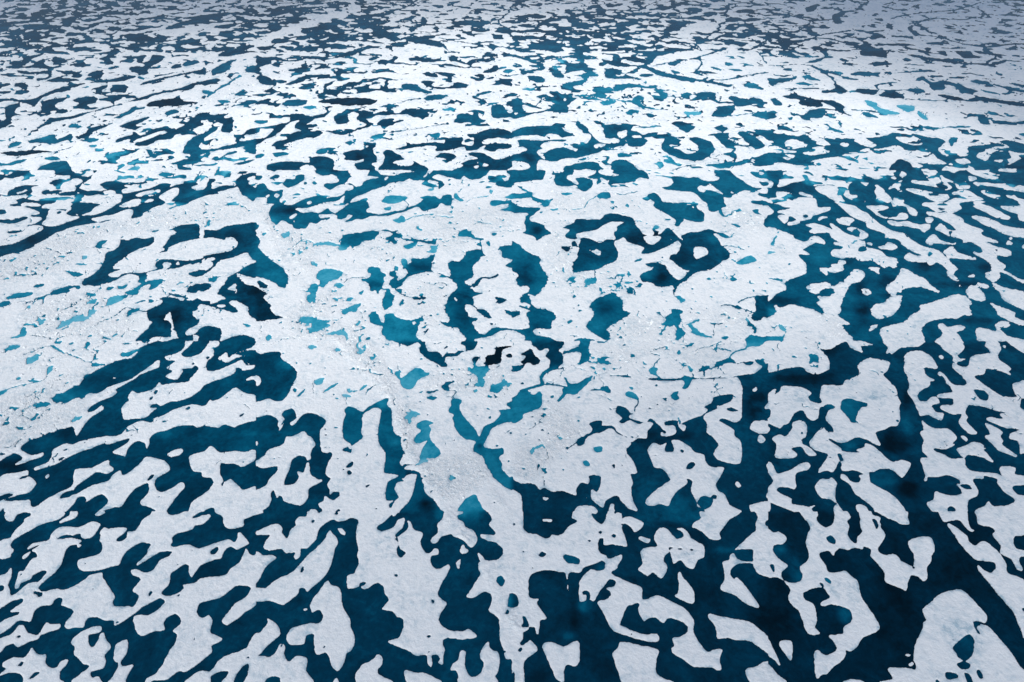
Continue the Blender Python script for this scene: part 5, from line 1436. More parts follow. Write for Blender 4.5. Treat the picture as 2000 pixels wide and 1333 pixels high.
def spread(start, sign, far, s0, grow):
    out, p, s = [], start, s0
    while (far - p) * sign > 0:
        s *= grow; p += sign * s; out.append(p)
    return out
nu = int(FW / S); nv = int(FH / S)
us = np.array(spread(0, -1, -520, S, 1.035)[::-1] + list(np.linspace(0, FW, nu + 1)) + spread(FW, 1, FW + 520, S, 1.035))
vs = np.array(spread(0, -1, -330, S, 1.03)[::-1] + list(np.linspace(0, FH, nv + 1)) + spread(FH, 1, FH + 330, S, 1.035))
U, V = np.meshgrid(us, vs)
GX, GY, MPP = ground(U, V)
U, V, GX, GY, MPP = [A.astype(np.float32) for A in (U, V, GX, GY, MPP)]
NR, NC = U.shape

ice0, tone0, rub0, grey0, pud0, patm0, band0, blobs = read_trace(TRACE)
yy, xx = np.mgrid[0:FH, 0:FW].astype(np.float32); xx += .5; yy += .5
wob = .9 * perlin(xx / 26, yy / 17, 81) + .6 * perlin(xx / 11, yy / 7, 82)
for k, bx, by, rx, ry, val in blobs:
    if rx < 1: continue
    x0, x1, y0, y1 = [int(max(0, q)) for q in (bx - 3 * rx, bx + 3 * rx, by - 3 * ry, by + 3 * ry)]
    sl_ = (slice(y0, y1), slice(x0, x1))
    w = np.clip(1.15 * np.exp(-((xx[sl_] - bx) / rx) ** 2 - ((yy[sl_] - by) / ry) ** 2 + wob[sl_]) - .08, 0, 1)
    if k == 'g': grey0[sl_] = np.maximum(grey0[sl_], w * val)
    else: tone0[sl_] += (val - tone0[sl_]) * np.minimum(1, w) * (.68 if k == 'b' else .7)

def blend2(img, u, v):
    x = np.clip(u - .5, 0, FW - 1.001); y = np.clip(v - .5, 0, FH - 1.001)
    ix, iy = x.astype(int), y.astype(int); fx, fy = x - ix, y - iy
    return (img[iy, ix] * (1 - fx) * (1 - fy) + img[iy, ix + 1] * fx * (1 - fy)
            + img[iy + 1, ix] * (1 - fx) * fy + img[iy + 1, ix + 1] * fx * fy)
def sstep(a, b, x):
    t = np.clip((x - a) / (b - a), 0, 1); return t * t * (3 - 2 * t)

# pattern of melt ponds where the photograph shows nothing singly: far away and beyond the frame
wx = GX + 3.2 * perlin(GX / 11, GY / 14, 3) + 1.2 * perlin(GX / 3.5, GY / 3.5, 5)
wy = GY + 2.4 * perlin(GX / 13, GY / 11, 4) + .8 * perlin(GX / 3.5, GY / 3.5, 6) + .10 * GX
band = blend2(blur(band0, 3), U, V) * (U > -40) * (U < FW + 40) * (V > -20)
pat = (perlin(wx / 7.6, wy / 5.8, 7) + .6 * perlin(wx / 3.8, wy / 3.0, 8) + .3 * perlin(wx / 1.9, wy / 1.6, 9) + 1.1 * band
       + .35 * perlin(GX / 70, GY / 90, 10) + .22 * sstep(60, 220, GX) * sstep(250, 400, GY))
lead = np.abs(perlin(wx / 60, wy / 90, 12)) - .018
far_f = .5 + np.clip(np.minimum((pat + .02) * 1.6, lead * 14), -.5, .5)

fine = blur(ice0, .75)
rub = blend2(blur(rub0, 7), U, V); grey = blend2(blur(grey0, 3), U, V); pud = blend2(blur(pud0, 6), U, V); patm = blend2(blur(patm0, 8), U, V)
inside = ((U >= 0) & (U <= FW) & (V >= 0) & (V <= FH))
rub *= inside; pud *= inside; grey *= inside; patm *= inside
# frayed edges in the rubble and further out, clean rounded edges in the foreground
jx = .6 * perlin(GX / 2.1, GY / 2.3, 26) + perlin(GX / .95, GY / 1.1, 21) + .6 * perlin(GX / .45, GY / .5, 22)
jy = perlin(GX / .95, GY / 1.1, 24) + .6 * perlin(GX / .45, GY / .5, 25)
far_j = sstep(620, 380, V)
jx = jx * (1 - far_j) + far_j * (perlin(GX / 2.6, GY / 3.4, 27) + .5 * perlin(GX / 1.5, GY / 2.4, 28))
jy = jy * (1 - far_j) + far_j * (perlin(GX / 2.6, GY / 3.4, 29) + .5 * perlin(GX / 1.5, GY / 2.4, 30))
amp = (.075 + .40 * rub + .34 * sstep(820, 420, V) + .30 * sstep(330, 150, V)) / MPP
squash = np.clip(.22 + .7 * V / FH, .2, .9)
Fin = blend2(fine, U + amp * jx, V + amp * jy * squash)
mid = perlin(GX / 2.2, GY / 2.6, 23)
Fin = Fin + .06 * jx * (Fin > .03) * (Fin < .97)
# small puddles scattered where the photograph is peppered with them
pn = perlin(GX / 1.5 + .3 * mid, GY / 1.9, 31) + .5 * perlin(GX / .8, GY / .9, 32)
pn = pn + sstep(480, 330, V) * (perlin(GX / 2.2 + .3 * mid, GY / 3.4, 46) + .4 * perlin(GX / 1.2, GY / 2, 47) - pn)
clus = sstep(-.25, .5, perlin(GX / 7, GY / 8, 44))
dens = np.clip(.80 * pud + (.72 * rub + .32) * sstep(980, 560, V) * clus + .30 * rub * clus, 0, 1)
Fin = np.minimum(Fin, np.where(dens > .02, .5 + (.86 - .50 * dens - pn) * .9, 2))
# pinprick holes thawed through the flat ice
ph = perlin(GX / .75, GY / 1.0, 33) + .35 * mid - .5 * sstep(460, 330, V)
Fin = np.minimum(Fin, .5 + (.98 - .14 * sstep(1200, 600, V) - ph) * 1.2)
# thin thaw cracks wandering over the wide sheets
cx_ = GX + 1.6 * perlin(GX / 4, GY / 4, 34) + .5 * perlin(GX / 1.2, GY / 1.2, 35); cy_ = GY + 1.6 * perlin(GX / 4, GY / 4, 36) + .5 * perlin(GX / 1.2, GY / 1.2, 37)
crk = np.minimum(np.abs(perlin(cx_ / 13, cy_ / 10, 38)) / .011, np.abs(perlin(cx_ / 21, cy_ / 24, 39)) / .007)
crk = crk + 40 * (1 - sstep(.0, .25, perlin(GX / 6, GY / 6, 40) + .25 * rub)) + 40 * (1 - sstep(1020, 900, V))
Fin = np.minimum(Fin, .5 + (crk - 1) * .35 * np.clip(MPP / .1, .6, 2))
# more of the fine pond pattern toward the far field
fp = np.clip(1.0 * sstep(420, 130, V) + 2.4 * patm, 0, 2)
Fin = np.minimum(Fin, np.where(fp > .01, .5 + np.clip((pat + .04 + .55 - .22 * fp) * 1.6, -.5, .6), 2))
top = sstep(96, 108, V)
out = np.maximum.reduce([-U, U - FW, V - FH]); k_in = 1 - sstep(0, 60, out)
k_in = k_in * np.where(V < 330, np.where(V < 96, 0, top), 1)
F = Fin * k_in + np.where((V < 110) & (V >= 0) & inside, np.minimum(far_f, Fin), far_f) * (1 - k_in)
F = np.where(np.abs(F - .5) < 1e-3, .502, F)
ICE = F > .5

# water depth tone, spread a little way under the ice
m0 = 1 - ice0
num = blur(tone0 * m0, 3.2); den = blur(m0, 3.2)
num2 = blur(tone0 * m0, 16); den2 = blur(m0, 16)
tone_img = (num + num2 * .06 + 3.4 * 1e-3) / (den + den2 * .06 + 1e-3)
TONE = blend2(tone_img, U, V)
far_tone = 3.2 + .9 * perlin(GX / 25, GY / 30, 41)
TONE = TONE * k_in + far_tone * (1 - k_in)
wsee = blend2(blur(m0, 2.0), U, V) * k_in + (1 - k_in)
ptone = np.clip(5.2 + 2.0 * perlin(GX / 2.6, GY / 3, 42) + .9 * sstep(900, 500, V) * sstep(250, 420, V) - 1.6 * sstep(420, 250, V) + 1.6 * sstep(.15, .5, perlin(GX / 22, GY / 22, 45)) * sstep(420, 300, V) - .9 * sstep(900, 1200, V), 3, 7.6)
TONE = ptone + (TONE - ptone) * sstep(.04, .30, wsee)
patch = sstep(-.2, .5, perlin(GX / 4, GY / 4, 43))
TONE = TONE + .4 * sstep(950, 800, V) * sstep(250, 400, V) * (TONE > 2)
TONE = TONE + (.7 + 1.5 * rub + .5 * sstep(900, 500, V)) * sstep(.75, .25, wsee) * sstep(.02, .3, wsee) * patch * (TONE > 2.2)

# ------------------------------------------------------------------ connected pieces
def pieces(mask):
    lab = np.zeros(mask.shape, np.int32); par = [0]
    def find(a):
        while par[a] != a: par[a] = par[par[a]]; a = par[a]
        return a
    prev = []
    for r in range(mask.shape[0]):
        d = np.diff(np.concatenate(([0], mask[r].view(np.int8), [0])))
        runs = []
        j = 0
        for a, b in zip(np.flatnonzero(d == 1).tolist(), np.flatnonzero(d == -1).tolist()):
            me = 0
            while j < len(prev) and prev[j][1] <= a: j += 1
            q = j
            while q < len(prev) and prev[q][0] < b:
                o = find(prev[q][2])
                if me == 0: me = o
                elif o != me: par[o] = me
                q += 1
            if me == 0: par.append(len(par)); me = len(par) - 1
            lab[r, a:b] = me; runs.append((a, b, me))
        prev = runs
    root = np.array([find(i) for i in range(len(par))], np.int32)
    return root[lab]
def shrink(m, where=None):
    p = np.pad(m, 1, mode='edge')
    e_ = m & p[:-2, 1:-1] & p[2:, 1:-1] & p[1:-1, :-2] & p[1:-1, 2:]
    return e_ if where is None else np.where(where, e_, m)
LAB = pieces(np.ascontiguousarray(ICE))
# floes that touch only across a narrow neck are floes of their own
core = ICE
for lim in (None, None, 260, 420, 600, 800):
    core = shrink(core, None if lim is None else V > lim)
seed = pieces(np.ascontiguousarray(core)); cnt = np.bincount(seed.ravel())
seed = np.where((cnt[seed] > 260) & (seed > 0), seed, 0).astype(np.int32)
for it in range(400):
    p = np.pad(seed, 1)
    nb4 = np.maximum(np.maximum(p[:-2, 1:-1], p[2:, 1:-1]), np.maximum(p[1:-1, :-2], p[1:-1, 2:]))
    grow = ICE & (seed == 0) & (nb4 > 0)
    if not grow.any(): break
    seed[grow] = nb4[grow]
LAB = np.where(seed > 0, seed + LAB.max() + 1, LAB)

# ------------------------------------------------------------------ relief of the ice
Fw = blend2(blur(ice0, 4), U, V) * k_in + F * (1 - k_in)
shelf = sstep(.5, .95, Fw) * sstep(.5, .8, F)
grey = np.maximum(grey, .95 * (1 - sstep(.55, .99, Fw)) * sstep(-.05, .5, perlin(GX / 3.5, GY / 4, 71) + .4 * perlin(GX / 1.2, GY / 1.4, 72)))
snow = .10 * perlin(GX / 4, GY / 5, 51) + .05 * perlin(GX / 1.6, GY / 2, 52)
rough = .5 * np.abs(perlin(GX / 1.1, GY / 1.1, 53)) + .35 * np.abs(perlin(GX / .5, GY / .5, 54))
Z = .13 + .05 * shelf + shelf * (snow * .45 + .24 * rub * rough)
def ridge(pts, h, w):
    global Z, rub
    q = smooth(pts, False)
    d = np.full(U.shape, 1e9)
    lo = q.min(0) - 60; hi = q.max(0) + 60
    sel = (U > lo[0]) & (U < hi[0]) & (V > lo[1]) & (V < hi[1])
    gx, gy = GX[sel], GY[sel]; dm = np.full(gx.shape, 1e9)
    X, Y, _ = ground(q[:, 0], q[:, 1])
    for a in range(len(q) - 1):
        ax, ay, bx, by = X[a], Y[a], X[a + 1], Y[a + 1]
        t = np.clip(((gx - ax) * (bx - ax) + (gy - ay) * (by - ay)) / ((bx - ax) ** 2 + (by - ay) ** 2 + 1e-9), 0, 1)
        dm = np.minimum(dm, np.hypot(gx - ax - t * (bx - ax), gy - ay - t * (by - ay)))
    k = np.exp(-(dm / (w * (.75 + .9 * np.abs(perlin(gx / 5, gy / 5, 63))))) ** 2) * (.35 + .65 * sstep(-.2, .35, perlin(gx / 4, gy / 5, 64)))
    Z[sel] += k * h * (.45 + .9 * np.abs(perlin(gx / 1.0, gy / 1.0, 61)) + .5 * perlin(gx / .5, gy / .5, 62)) * shelf[sel]
    rub[sel] = np.maximum(rub[sel], k * .5)
ridge([500, 395, 520, 440, 560, 520, 615, 600, 680, 690, 745, 760, 785, 830, 805, 890, 850, 960, 905, 1050, 960, 1130, 1010, 1230], 0.18, 1.3)
ridge([560, 640, 640, 660, 720, 700, 770, 780], 0.10, 1.2)
ridge([930, 900, 960, 960, 1000, 1010], 0.07, 1.0)
ridge([1590, 600, 1640, 660, 1655, 690], 0.09, .9)
ridge([1600, 420, 1700, 480, 1800, 520], 0.06, .8)
ridge([820, 900, 900, 880, 935, 890], 0.10, 1.0)
ridge([1060, 830, 1110, 800, 1090, 870], 0.07, 1.2)
ridge([100, 620, 300, 560, 480, 420], 0.07, 1.5)
ridge([1000, 270, 1250, 240, 1450, 235, 1700, 250], 0.09, 2.0)

# ------------------------------------------------------------------ cut the sheet along the water line
N = NR * NC
nid = np.arange(N).reshape(NR, NC)
def cross(a, b):                                       # fraction along an edge where the ice ends
    return np.clip((.5 - a) / (b - a + 1e-12), .04, .96)
tH = cross(F[:, :-1], F[:, 1:]); tV = cross(F[:-1, :], F[1:, :])
EH = N + np.arange(NR * (NC - 1)).reshape(NR, NC - 1)
EV = N + NR * (NC - 1) + np.arange((NR - 1) * NC).reshape(NR - 1, NC)
def mixH(A): return A[:, :-1] * (1 - tH) + A[:, 1:] * tH
def mixV(A): return A[:-1] * (1 - tV) + A[1:] * tV
PX = np.concatenate([GX.ravel(), mixH(GX).ravel(), mixV(GX).ravel()])
PY = np.concatenate([GY.ravel(), mixH(GY).ravel(), mixV(GY).ravel()])
PZ = np.concatenate([Z.ravel(), np.full(EH.size + EV.size, .11)])
PW = np.concatenate([A.ravel() for A in (grey, mixH(grey), mixV(grey))])
PR = np.concatenate([A.ravel() for A in (rub, mixH(rub), mixV(rub))])
PE = np.concatenate([shelf.ravel(), np.zeros(EH.size + EV.size)])
c = [nid[:-1, :-1], nid[:-1, 1:], nid[1:, 1:], nid[1:, :-1]]
e = [EH[:-1], EV[:, 1:], EH[1:], EV[:, :-1]]
I = ICE.astype(np.int8)
case = (I[:-1, :-1] + 2 * I[:-1, 1:] + 4 * I[1:, 1:] + 8 * I[1:, :-1])
T = {1: ['0ad'], 2: ['1ba'], 3: ['01bd'], 4: ['2cb'], 5: ['0ad', '2cb'], 6: ['12ca'], 7: ['012cd'], 8: ['3dc'], 9: ['0ac3'],
     10: ['1ba', '3dc'], 11: ['01bc3'], 12: ['23db'], 13: ['0ab23'], 14: ['123da'], 15: ['0123']}
faces = {3: [], 4: [], 5: []}; owner = {3: [], 4: [], 5: []}; segs = []; segown = []
for k, polys in T.items():
    m = case == k
    if not m.any(): continue
    get = lambda ch: (c[int(ch)] if ch.isdigit() else e['abcd'.index(ch)])[m]
    for p in polys:
        f = np.stack([get(ch) for ch in p[::-1]], 1)
        own = LAB.ravel()[get([ch for ch in p if ch.isdigit()][0])]
        faces[len(p)].append(f); owner[len(p)].append(own)
        for a, b in zip(p, p[1:] + p[0]):
            if a.isalpha() and b.isalpha():
                segs.append(np.stack([get(a), get(b)], 1)); segown.append(own)
faces = {k: np.concatenate(v) for k, v in faces.items()}; owner = {k: np.concatenate(v) for k, v in owner.items()}
segs = np.concatenate(segs); segown = np.concatenate(segown)

# screen share of each piece, to find the ones the photograph shows largest
inf = inside & ICE
area = np.bincount(LAB[inf], minlength=LAB.max() + 1).astype(float) * S * S
order = np.argsort(-area)
MAXP = 300
things = [int(i) for i in order[:MAXP] if i != 0 and area[i] > 55]
rest = np.ones(LAB.max() + 1, bool); rest[0] = False; rest[things] = False

# ------------------------------------------------------------------ materials
def mat(name):
    m = bpy.data.materials.new(name); m.use_nodes = True
    n = m.node_tree.nodes; l = m.node_tree.links
    return m, n, l, n['Principled BSDF']
def noise(n, l, coord, scale, detail=4, rough=.55, dist=0):
    t = n.new('ShaderNodeTexNoise'); t.inputs['Scale'].default_value = scale; t.inputs['Detail'].default_value = detail
    t.inputs['Roughness'].default_value = rough; t.inputs['Distortion'].default_value = dist
    l.new(coord, t.inputs['Vector']); return t.outputs['Fac']
def ramp(n, l, fac, stops):
    r = n.new('ShaderNodeValToRGB'); el = r.color_ramp.elements
    el[0].position, el[0].color = stops[0][0], (*stops[0][1], 1)
    el[1].position, el[1].color = stops[-1][0], (*stops[-1][1], 1)
    for p_, c_ in stops[1:-1]:
        x = el.new(p_); x.color = (*c_, 1)
    l.new(fac, r.inputs[0]); return r.outputs[0]
def mth(n, l, op, a, b, clamp=False):
    x = n.new('ShaderNodeMath'); x.operation = op; x.use_clamp = clamp
    for i, q in enumerate((a, b)):
        if isinstance(q, (int, float)): x.inputs[i].default_value = q
        else: l.new(q, x.inputs[i])
    return x.outputs[0]
def mixc(n, l, f, a, b):
    x = n.new('ShaderNodeMix'); x.data_type = 'RGBA'
    if isinstance(f, (int, float)): x.inputs[0].default_value = f
    else: l.new(f, x.inputs[0])
    for i, q in ((6, a), (7, b)):
        if isinstance(q, tuple): x.inputs[i].default_value = (*q, 1)
        else: l.new(q, x.inputs[i])
    return x.outputs[2]
def attr(n, name):
    a = n.new('ShaderNodeAttribute'); a.attribute_name = name; return a.outputs['Fac']

def make_ice():
    m, n, l, b = mat('sea_ice')
    P = n.new('ShaderNodeNewGeometry').outputs['Position']
    wet, rb = attr(n, 'wet'), attr(n, 'rubble')
    big = ramp(n, l, noise(n, l, P, .16, 6, .62), [(.44, (0, 0, 0)), (.66, (1, 1, 1))])
    midn = ramp(n, l, noise(n, l, P, .8, 6, .68, .3), [(.44, (0, 0, 0)), (.72, (1, 1, 1))])
    fleck = ramp(n, l, noise(n, l, P, 2.6, 4, .65), [(.53, (0, 0, 0)), (.68, (1, 1, 1))])
    spot = ramp(n, l, noise(n, l, P, 1.9, 2, .5), [(.70, (0, 0, 0)), (.78, (1, 1, 1))])
    mp = n.new('ShaderNodeMapping'); mp.inputs['Scale'].default_value = (1, .35, 1); mp.inputs['Rotation'].default_value = (0, 0, .6)
    l.new(P, mp.inputs[0])
    drift = ramp(n, l, noise(n, l, mp.outputs[0], 1.3, 4, .6, .4), [(.40, (0, 0, 0)), (.70, (1, 1, 1))])
    grain = noise(n, l, P, 7, 3, .7)
    f = mth(n, l, 'MULTIPLY', mth(n, l, 'MULTIPLY', big, midn), .9)
    f = mth(n, l, 'ADD', f, mth(n, l, 'MULTIPLY', midn, .20))
    f = mth(n, l, 'ADD', f, mth(n, l, 'MULTIPLY', drift, .10))
    f = mth(n, l, 'ADD', f, mth(n, l, 'MULTIPLY', spot, .25))
    w2 = mth(n, l, 'MULTIPLY', wet, mth(n, l, 'ADD', mth(n, l, 'MULTIPLY', midn, 1.1), .35))
    f = mth(n, l, 'ADD', f, w2, True)
    col = mixc(n, l, f, (.845, .872, .882), (.39, .53, .61))
    fl = mth(n, l, 'MULTIPLY', fleck, mth(n, l, 'MULTIPLY', rb, .65), True)
    col = mixc(n, l, fl, col, (.36, .54, .65))
    col = mixc(n, l, mth(n, l, 'MULTIPLY', grain, .22), col, (.55, .64, .72))
    l.new(col, b.inputs['Base Color']); b.inputs['Roughness'].default_value = .75
    b.inputs['Specular IOR Level'].default_value = .25
    bp = n.new('ShaderNodeBump'); bp.inputs['Strength'].default_value = .8; bp.inputs['Distance'].default_value = .22
    hgt = mth(n, l, 'ADD', noise(n, l, P, 1.6, 6, .62), mth(n, l, 'MULTIPLY', noise(n, l, P, 5, 4, .6), mth(n, l, 'ADD', mth(n, l, 'MULTIPLY', rb, 1.2), .12)))
    l.new(hgt, bp.inputs['Height']); l.new(bp.outputs[0], b.inputs['Normal'])
    return m
def make_water():
    m, n, l, b = mat('pond_water')
    P = n.new('ShaderNodeNewGeometry').outputs['Position']
    t = attr(n, 'shallow')
    bl = noise(n, l, P, .16, 5, .65, .6); st = noise(n, l, P, .9, 5, .7, .5)
    v = mth(n, l, 'ADD', t, mth(n, l, 'MULTIPLY', mth(n, l, 'SUBTRACT', bl, .5), .34))
    v = mth(n, l, 'ADD', v, mth(n, l, 'MULTIPLY', mth(n, l, 'SUBTRACT', st, .5), .22), True)
    col = ramp(n, l, v, [(0, (.0006, .004, .008)), (.14, (.0008, .010, .020)), (.24, (.0006, .020, .042)), (.34, (.0006, .039, .080)), (.44, (.0008, .076, .142)),
                         (.55, (.0030, .135, .225)), (.67, (.010, .225, .345)), (.79, (.06, .36, .49)), (1, (.25, .50, .62))])
    l.new(col, b.inputs['Base Color']); b.inputs['Roughness'].default_value = .12; b.inputs['IOR'].default_value = 1.33; b.inputs['Specular IOR Level'].default_value = .09
    bp = n.new('ShaderNodeBump'); bp.inputs['Strength'].default_value = .12; bp.inputs['Distance'].default_value = .05
    l.new(noise(n, l, P, 2.5, 3, .6), bp.inputs['Height']); l.new(bp.outputs[0], b.inputs['Normal'])
    return m
def make_far():
    m, n, l, b = mat('distant_pack_ice')
    P = n.new('ShaderNodeNewGeometry').outputs['Position']
    k = ramp(n, l, noise(n, l, P, .12, 5, .55, .6), [(.485, (0, 0, 0)), (.51, (1, 1, 1))])
    l.new(mixc(n, l, k, (.004, .06, .11), (.80, .83, .87)), b.inputs['Base Color']); b.inputs['Roughness'].default_value = .6
    return m
M_ICE, M_WATER, M_FAR = make_ice(), make_water(), make_far()

# ------------------------------------------------------------------ mesh building
def mesh_from(name, co, polys, attrs=None, smooth_shade=True):
    me = bpy.data.meshes.new(name)
    me.vertices.add(len(co)); me.vertices.foreach_set('co', np.ascontiguousarray(co, np.float32).ravel())
    sizes = np.concatenate([np.full(len(p), p.shape[1], np.int32) for p in polys if len(p)])
    loops = np.concatenate([p.ravel() for p in polys if len(p)]).astype(np.int32)
    me.loops.add(len(loops)); me.loops.foreach_set('vertex_index', loops)
    me.polygons.add(len(sizes)); me.polygons.foreach_set('loop_start', np.concatenate([[0], np.cumsum(sizes)[:-1]]).astype(np.int32))
    me.polygons.foreach_set('use_smooth', np.full(len(sizes), smooth_shade))
    for k, v in (attrs or {}).items():
        a = me.attributes.new(k, 'FLOAT', 'POINT'); a.data.foreach_set('value', np.ascontiguousarray(v, np.float32))
    me.update(); me.validate()
    return me
def add(name, me, material, parent=None):
    o = bpy.data.objects.new(name, me); sc.collection.objects.link(o); me.materials.append(material)
    if parent: o.parent = parent
    return o

order_f = {k: np.argsort(owner[k], kind='stable') for k in owner}
sort_o = {k: owner[k][order_f[k]] for k in owner}
so = np.argsort(segown, kind='stable'); seg_s = segown[so]
def pick(ids):
    P, SG = [], []
    for k in (3, 4, 5):
        idx = []
        for i in ids:
            a, b = np.searchsorted(sort_o[k], [i, i + 1]); idx.append(order_f[k][a:b])
        P.append(faces[k][np.concatenate(idx)])
    for i in ids:
        a, b = np.searchsorted(seg_s, [i, i + 1]); SG.append(segs[so[a:b]])
    return P, np.concatenate(SG)
def ice_mesh(name, ids, depth=.45):
    P, SG = pick(ids)
    used = np.unique(np.concatenate([p.ravel() for p in P]))
    rim = np.unique(SG.ravel())
    x0, y0 = PX[used].mean(), PY[used].mean()
    co = np.concatenate([np.stack([PX[used] - x0, PY[used] - y0, PZ[used]], 1),
                         np.stack([PX[rim] - x0, PY[rim] - y0, PZ[rim] + .001], 1),
                         np.stack([PX[rim] - x0, PY[rim] - y0, np.full(len(rim), -depth)], 1)])
    at_ = lambda q: np.searchsorted(used, q)
    hi_ = lambda q: len(used) + np.searchsorted(rim, q)
    lo_ = lambda q: len(used) + len(rim) + np.searchsorted(rim, q)
    sk = np.stack([hi_(SG[:, 0]), hi_(SG[:, 1]), lo_(SG[:, 1]), lo_(SG[:, 0])], 1)
    at = {'wet': np.concatenate([PW[used], PW[rim], PW[rim]]), 'rubble': np.concatenate([PR[used], PR[rim], PR[rim]])}
    me = mesh_from(name, co, [at_(p) for p in P] + [sk], at)
    return me, (x0, y0)

# ------------------------------------------------------------------ water: the sea and the ponds enclosed by ice
WL = pieces(np.ascontiguousarray(~ICE))
warea = np.bincount(WL[inside & ~ICE], minlength=WL.max() + 1) * S * S
sea = int(np.argmax(np.bincount(WL.ravel())[1:]) + 1)
touch = np.unique(np.concatenate([WL[0], WL[-1], WL[:, 0], WL[:, -1]]))
ponds = [int(i) for i in np.argsort(-warea)[:400] if i not in (0, sea) and i not in touch and warea[i] > 70][:220]
pslot = np.zeros(WL.max() + 1, np.int32)
for q, i in enumerate(ponds): pslot[i] = q + 1
ST = 2
ri = np.unique(np.append(np.arange(0, NR, ST), NR - 1)); ci = np.unique(np.append(np.arange(0, NC, ST), NC - 1))
PL = pslot[WL]; SEA = (~ICE) & (PL == 0)
nr, nc_ = len(ri) - 1, len(ci) - 1
best = np.zeros((nr, nc_), np.int32); pc = np.zeros((nr, nc_)); scn = np.zeros((nr, nc_))
for a in range(ST + 1):
    for b in range(ST + 1):
        rr = np.minimum(ri[:-1] + a, NR - 1); cc = np.minimum(ci[:-1] + b, NC - 1)
        blk = PL[np.ix_(rr, cc)]; best = np.where(blk > 0, blk, best); pc += blk > 0; scn += SEA[np.ix_(rr, cc)]
best = np.where(pc >= scn, best, 0)
wn = np.arange((nr + 1) * (nc_ + 1)).reshape(nr + 1, nc_ + 1)
quads = np.stack([wn[:-1, :-1], wn[1:, :-1], wn[1:, 1:], wn[:-1, 1:]], -1).reshape(-1, 4)
wx_, wy_, wt_ = GX[np.ix_(ri, ci)].ravel(), GY[np.ix_(ri, ci)].ravel(), TONE[np.ix_(ri, ci)].ravel() / 9
bo = np.argsort(best.ravel(), kind='stable'); bs = best.ravel()[bo]
for q in range(len(ponds) + 1):
    a, b = np.searchsorted(bs, [q, q + 1])
    if b <= a: continue
    f = quads[bo[a:b]]; u_ = np.unique(f); inv = None
    nm = 'melt_pond' if q else 'sea_water'
    x0, y0 = (wx_[u_].mean(), wy_[u_].mean()) if q else (0, 0)
    me = mesh_from(nm, np.stack([wx_[u_] - x0, wy_[u_] - y0, np.zeros(len(u_))], 1), [np.searchsorted(u_, f)], {'shallow': wt_[u_]})
    o = add(nm, me, M_WATER); o.location = (x0, y0, 0); o['kind'] = 'structure'
# the frozen sea beyond what was surveyed, out to the horizon
R = 30000
me = mesh_from('distant_pack_ice', np.array([(-R, -R, -.9), (R, -R, -.9), (R, R, -.9), (-R, R, -.9)]), [np.array([[0, 1, 2, 3]])])
o = add('distant_pack_ice', me, M_FAR); o['kind'] = 'structure'

# ------------------------------------------------------------------ unseen clouds, mostly placed and thinned to shape the shade below
def make_cloud_mat(name, dens):
    m = bpy.data.materials.new(name); m.use_nodes = True; n = m.node_tree.nodes; n.clear()
    v = n.new('ShaderNodeVolumePrincipled'); v.inputs['Color'].default_value = (1, 1, 1, 1); v.inputs['Density'].default_value = dens
    v.inputs['Anisotropy'].default_value = .3
    w = n.new('ShaderNodeOutputMaterial'); m.node_tree.links.new(v.outputs[0], w.inputs['Volume']); return m
def shade_cloud(gx, gy, rx, ry, T, base=520, half=60, seed=1):
    """an unseen lens of vapour whose shade falls at gx, gy on the ice and lets through T of the sun at its middle"""
    na, nb_ = 48, 28
    th, ph_ = np.meshgrid(np.linspace(0, 2 * np.pi, na, endpoint=False), np.linspace(0.001, np.pi - .001, nb_ + 1))
    r = np.sin(ph_); x, y = r * np.cos(th), r * np.sin(th)
    k = 1 + .30 * perlin(x * 1.5 + seed * 7.3, y * 1.5 + 3, seed) + .14 * perlin(x * 4 + seed * 3.1, y * 4, seed + 9)
    z = np.sign(np.cos(ph_)) * (1 - r * r) ** 1.3 * (1 + .35 * perlin(x * 2.5 + seed, y * 2.5, seed + 3))
    co = np.stack([x * rx * k, y * ry * k, z * half], -1).reshape(-1, 3)
    idn = np.arange((nb_ + 1) * na).reshape(nb_ + 1, na)
    q = np.stack([idn[:-1], np.roll(idn[:-1], -1, 1), np.roll(idn[1:], -1, 1), idn[1:]], -1).reshape(-1, 4)
    dens = -math.log(T) / (2 * half / math.sin(SUN_EL))
    o = add('shade_cloud', mesh_from('shade_cloud', co, [q[:, ::-1]]), make_cloud_mat('cloud_vapour', dens))
    o.location = (gx + sd.x / sd.z * base, gy + sd.y / sd.z * base, base); o['kind'] = 'structure'
shade_cloud(380, 520, 400, 290, .06, seed=1)
shade_cloud(-420, 500, 380, 270, .25, seed=2)
shade_cloud(0, 0, 300, 150, .40, seed=3)  # added overhead to dim the foreground
shade_cloud(240, 150, 160, 190, .32, seed=4)
shade_cloud(-250, 120, 170, 150, .55, seed=6)
shade_cloud(-20, 660, 600, 350, .24, seed=5)
shade_cloud(-10, 135, 240, 120, .66, seed=7)  # thin veil added to dim the middle
for q in range(9):
    a_ = q * .7 + .3; r_ = 900 + 260 * (q * 37 % 7)
    shade_cloud(r_ * math.sin(a_), r_ * math.cos(a_) + 200, 300, 210, .4, seed=20 + q)

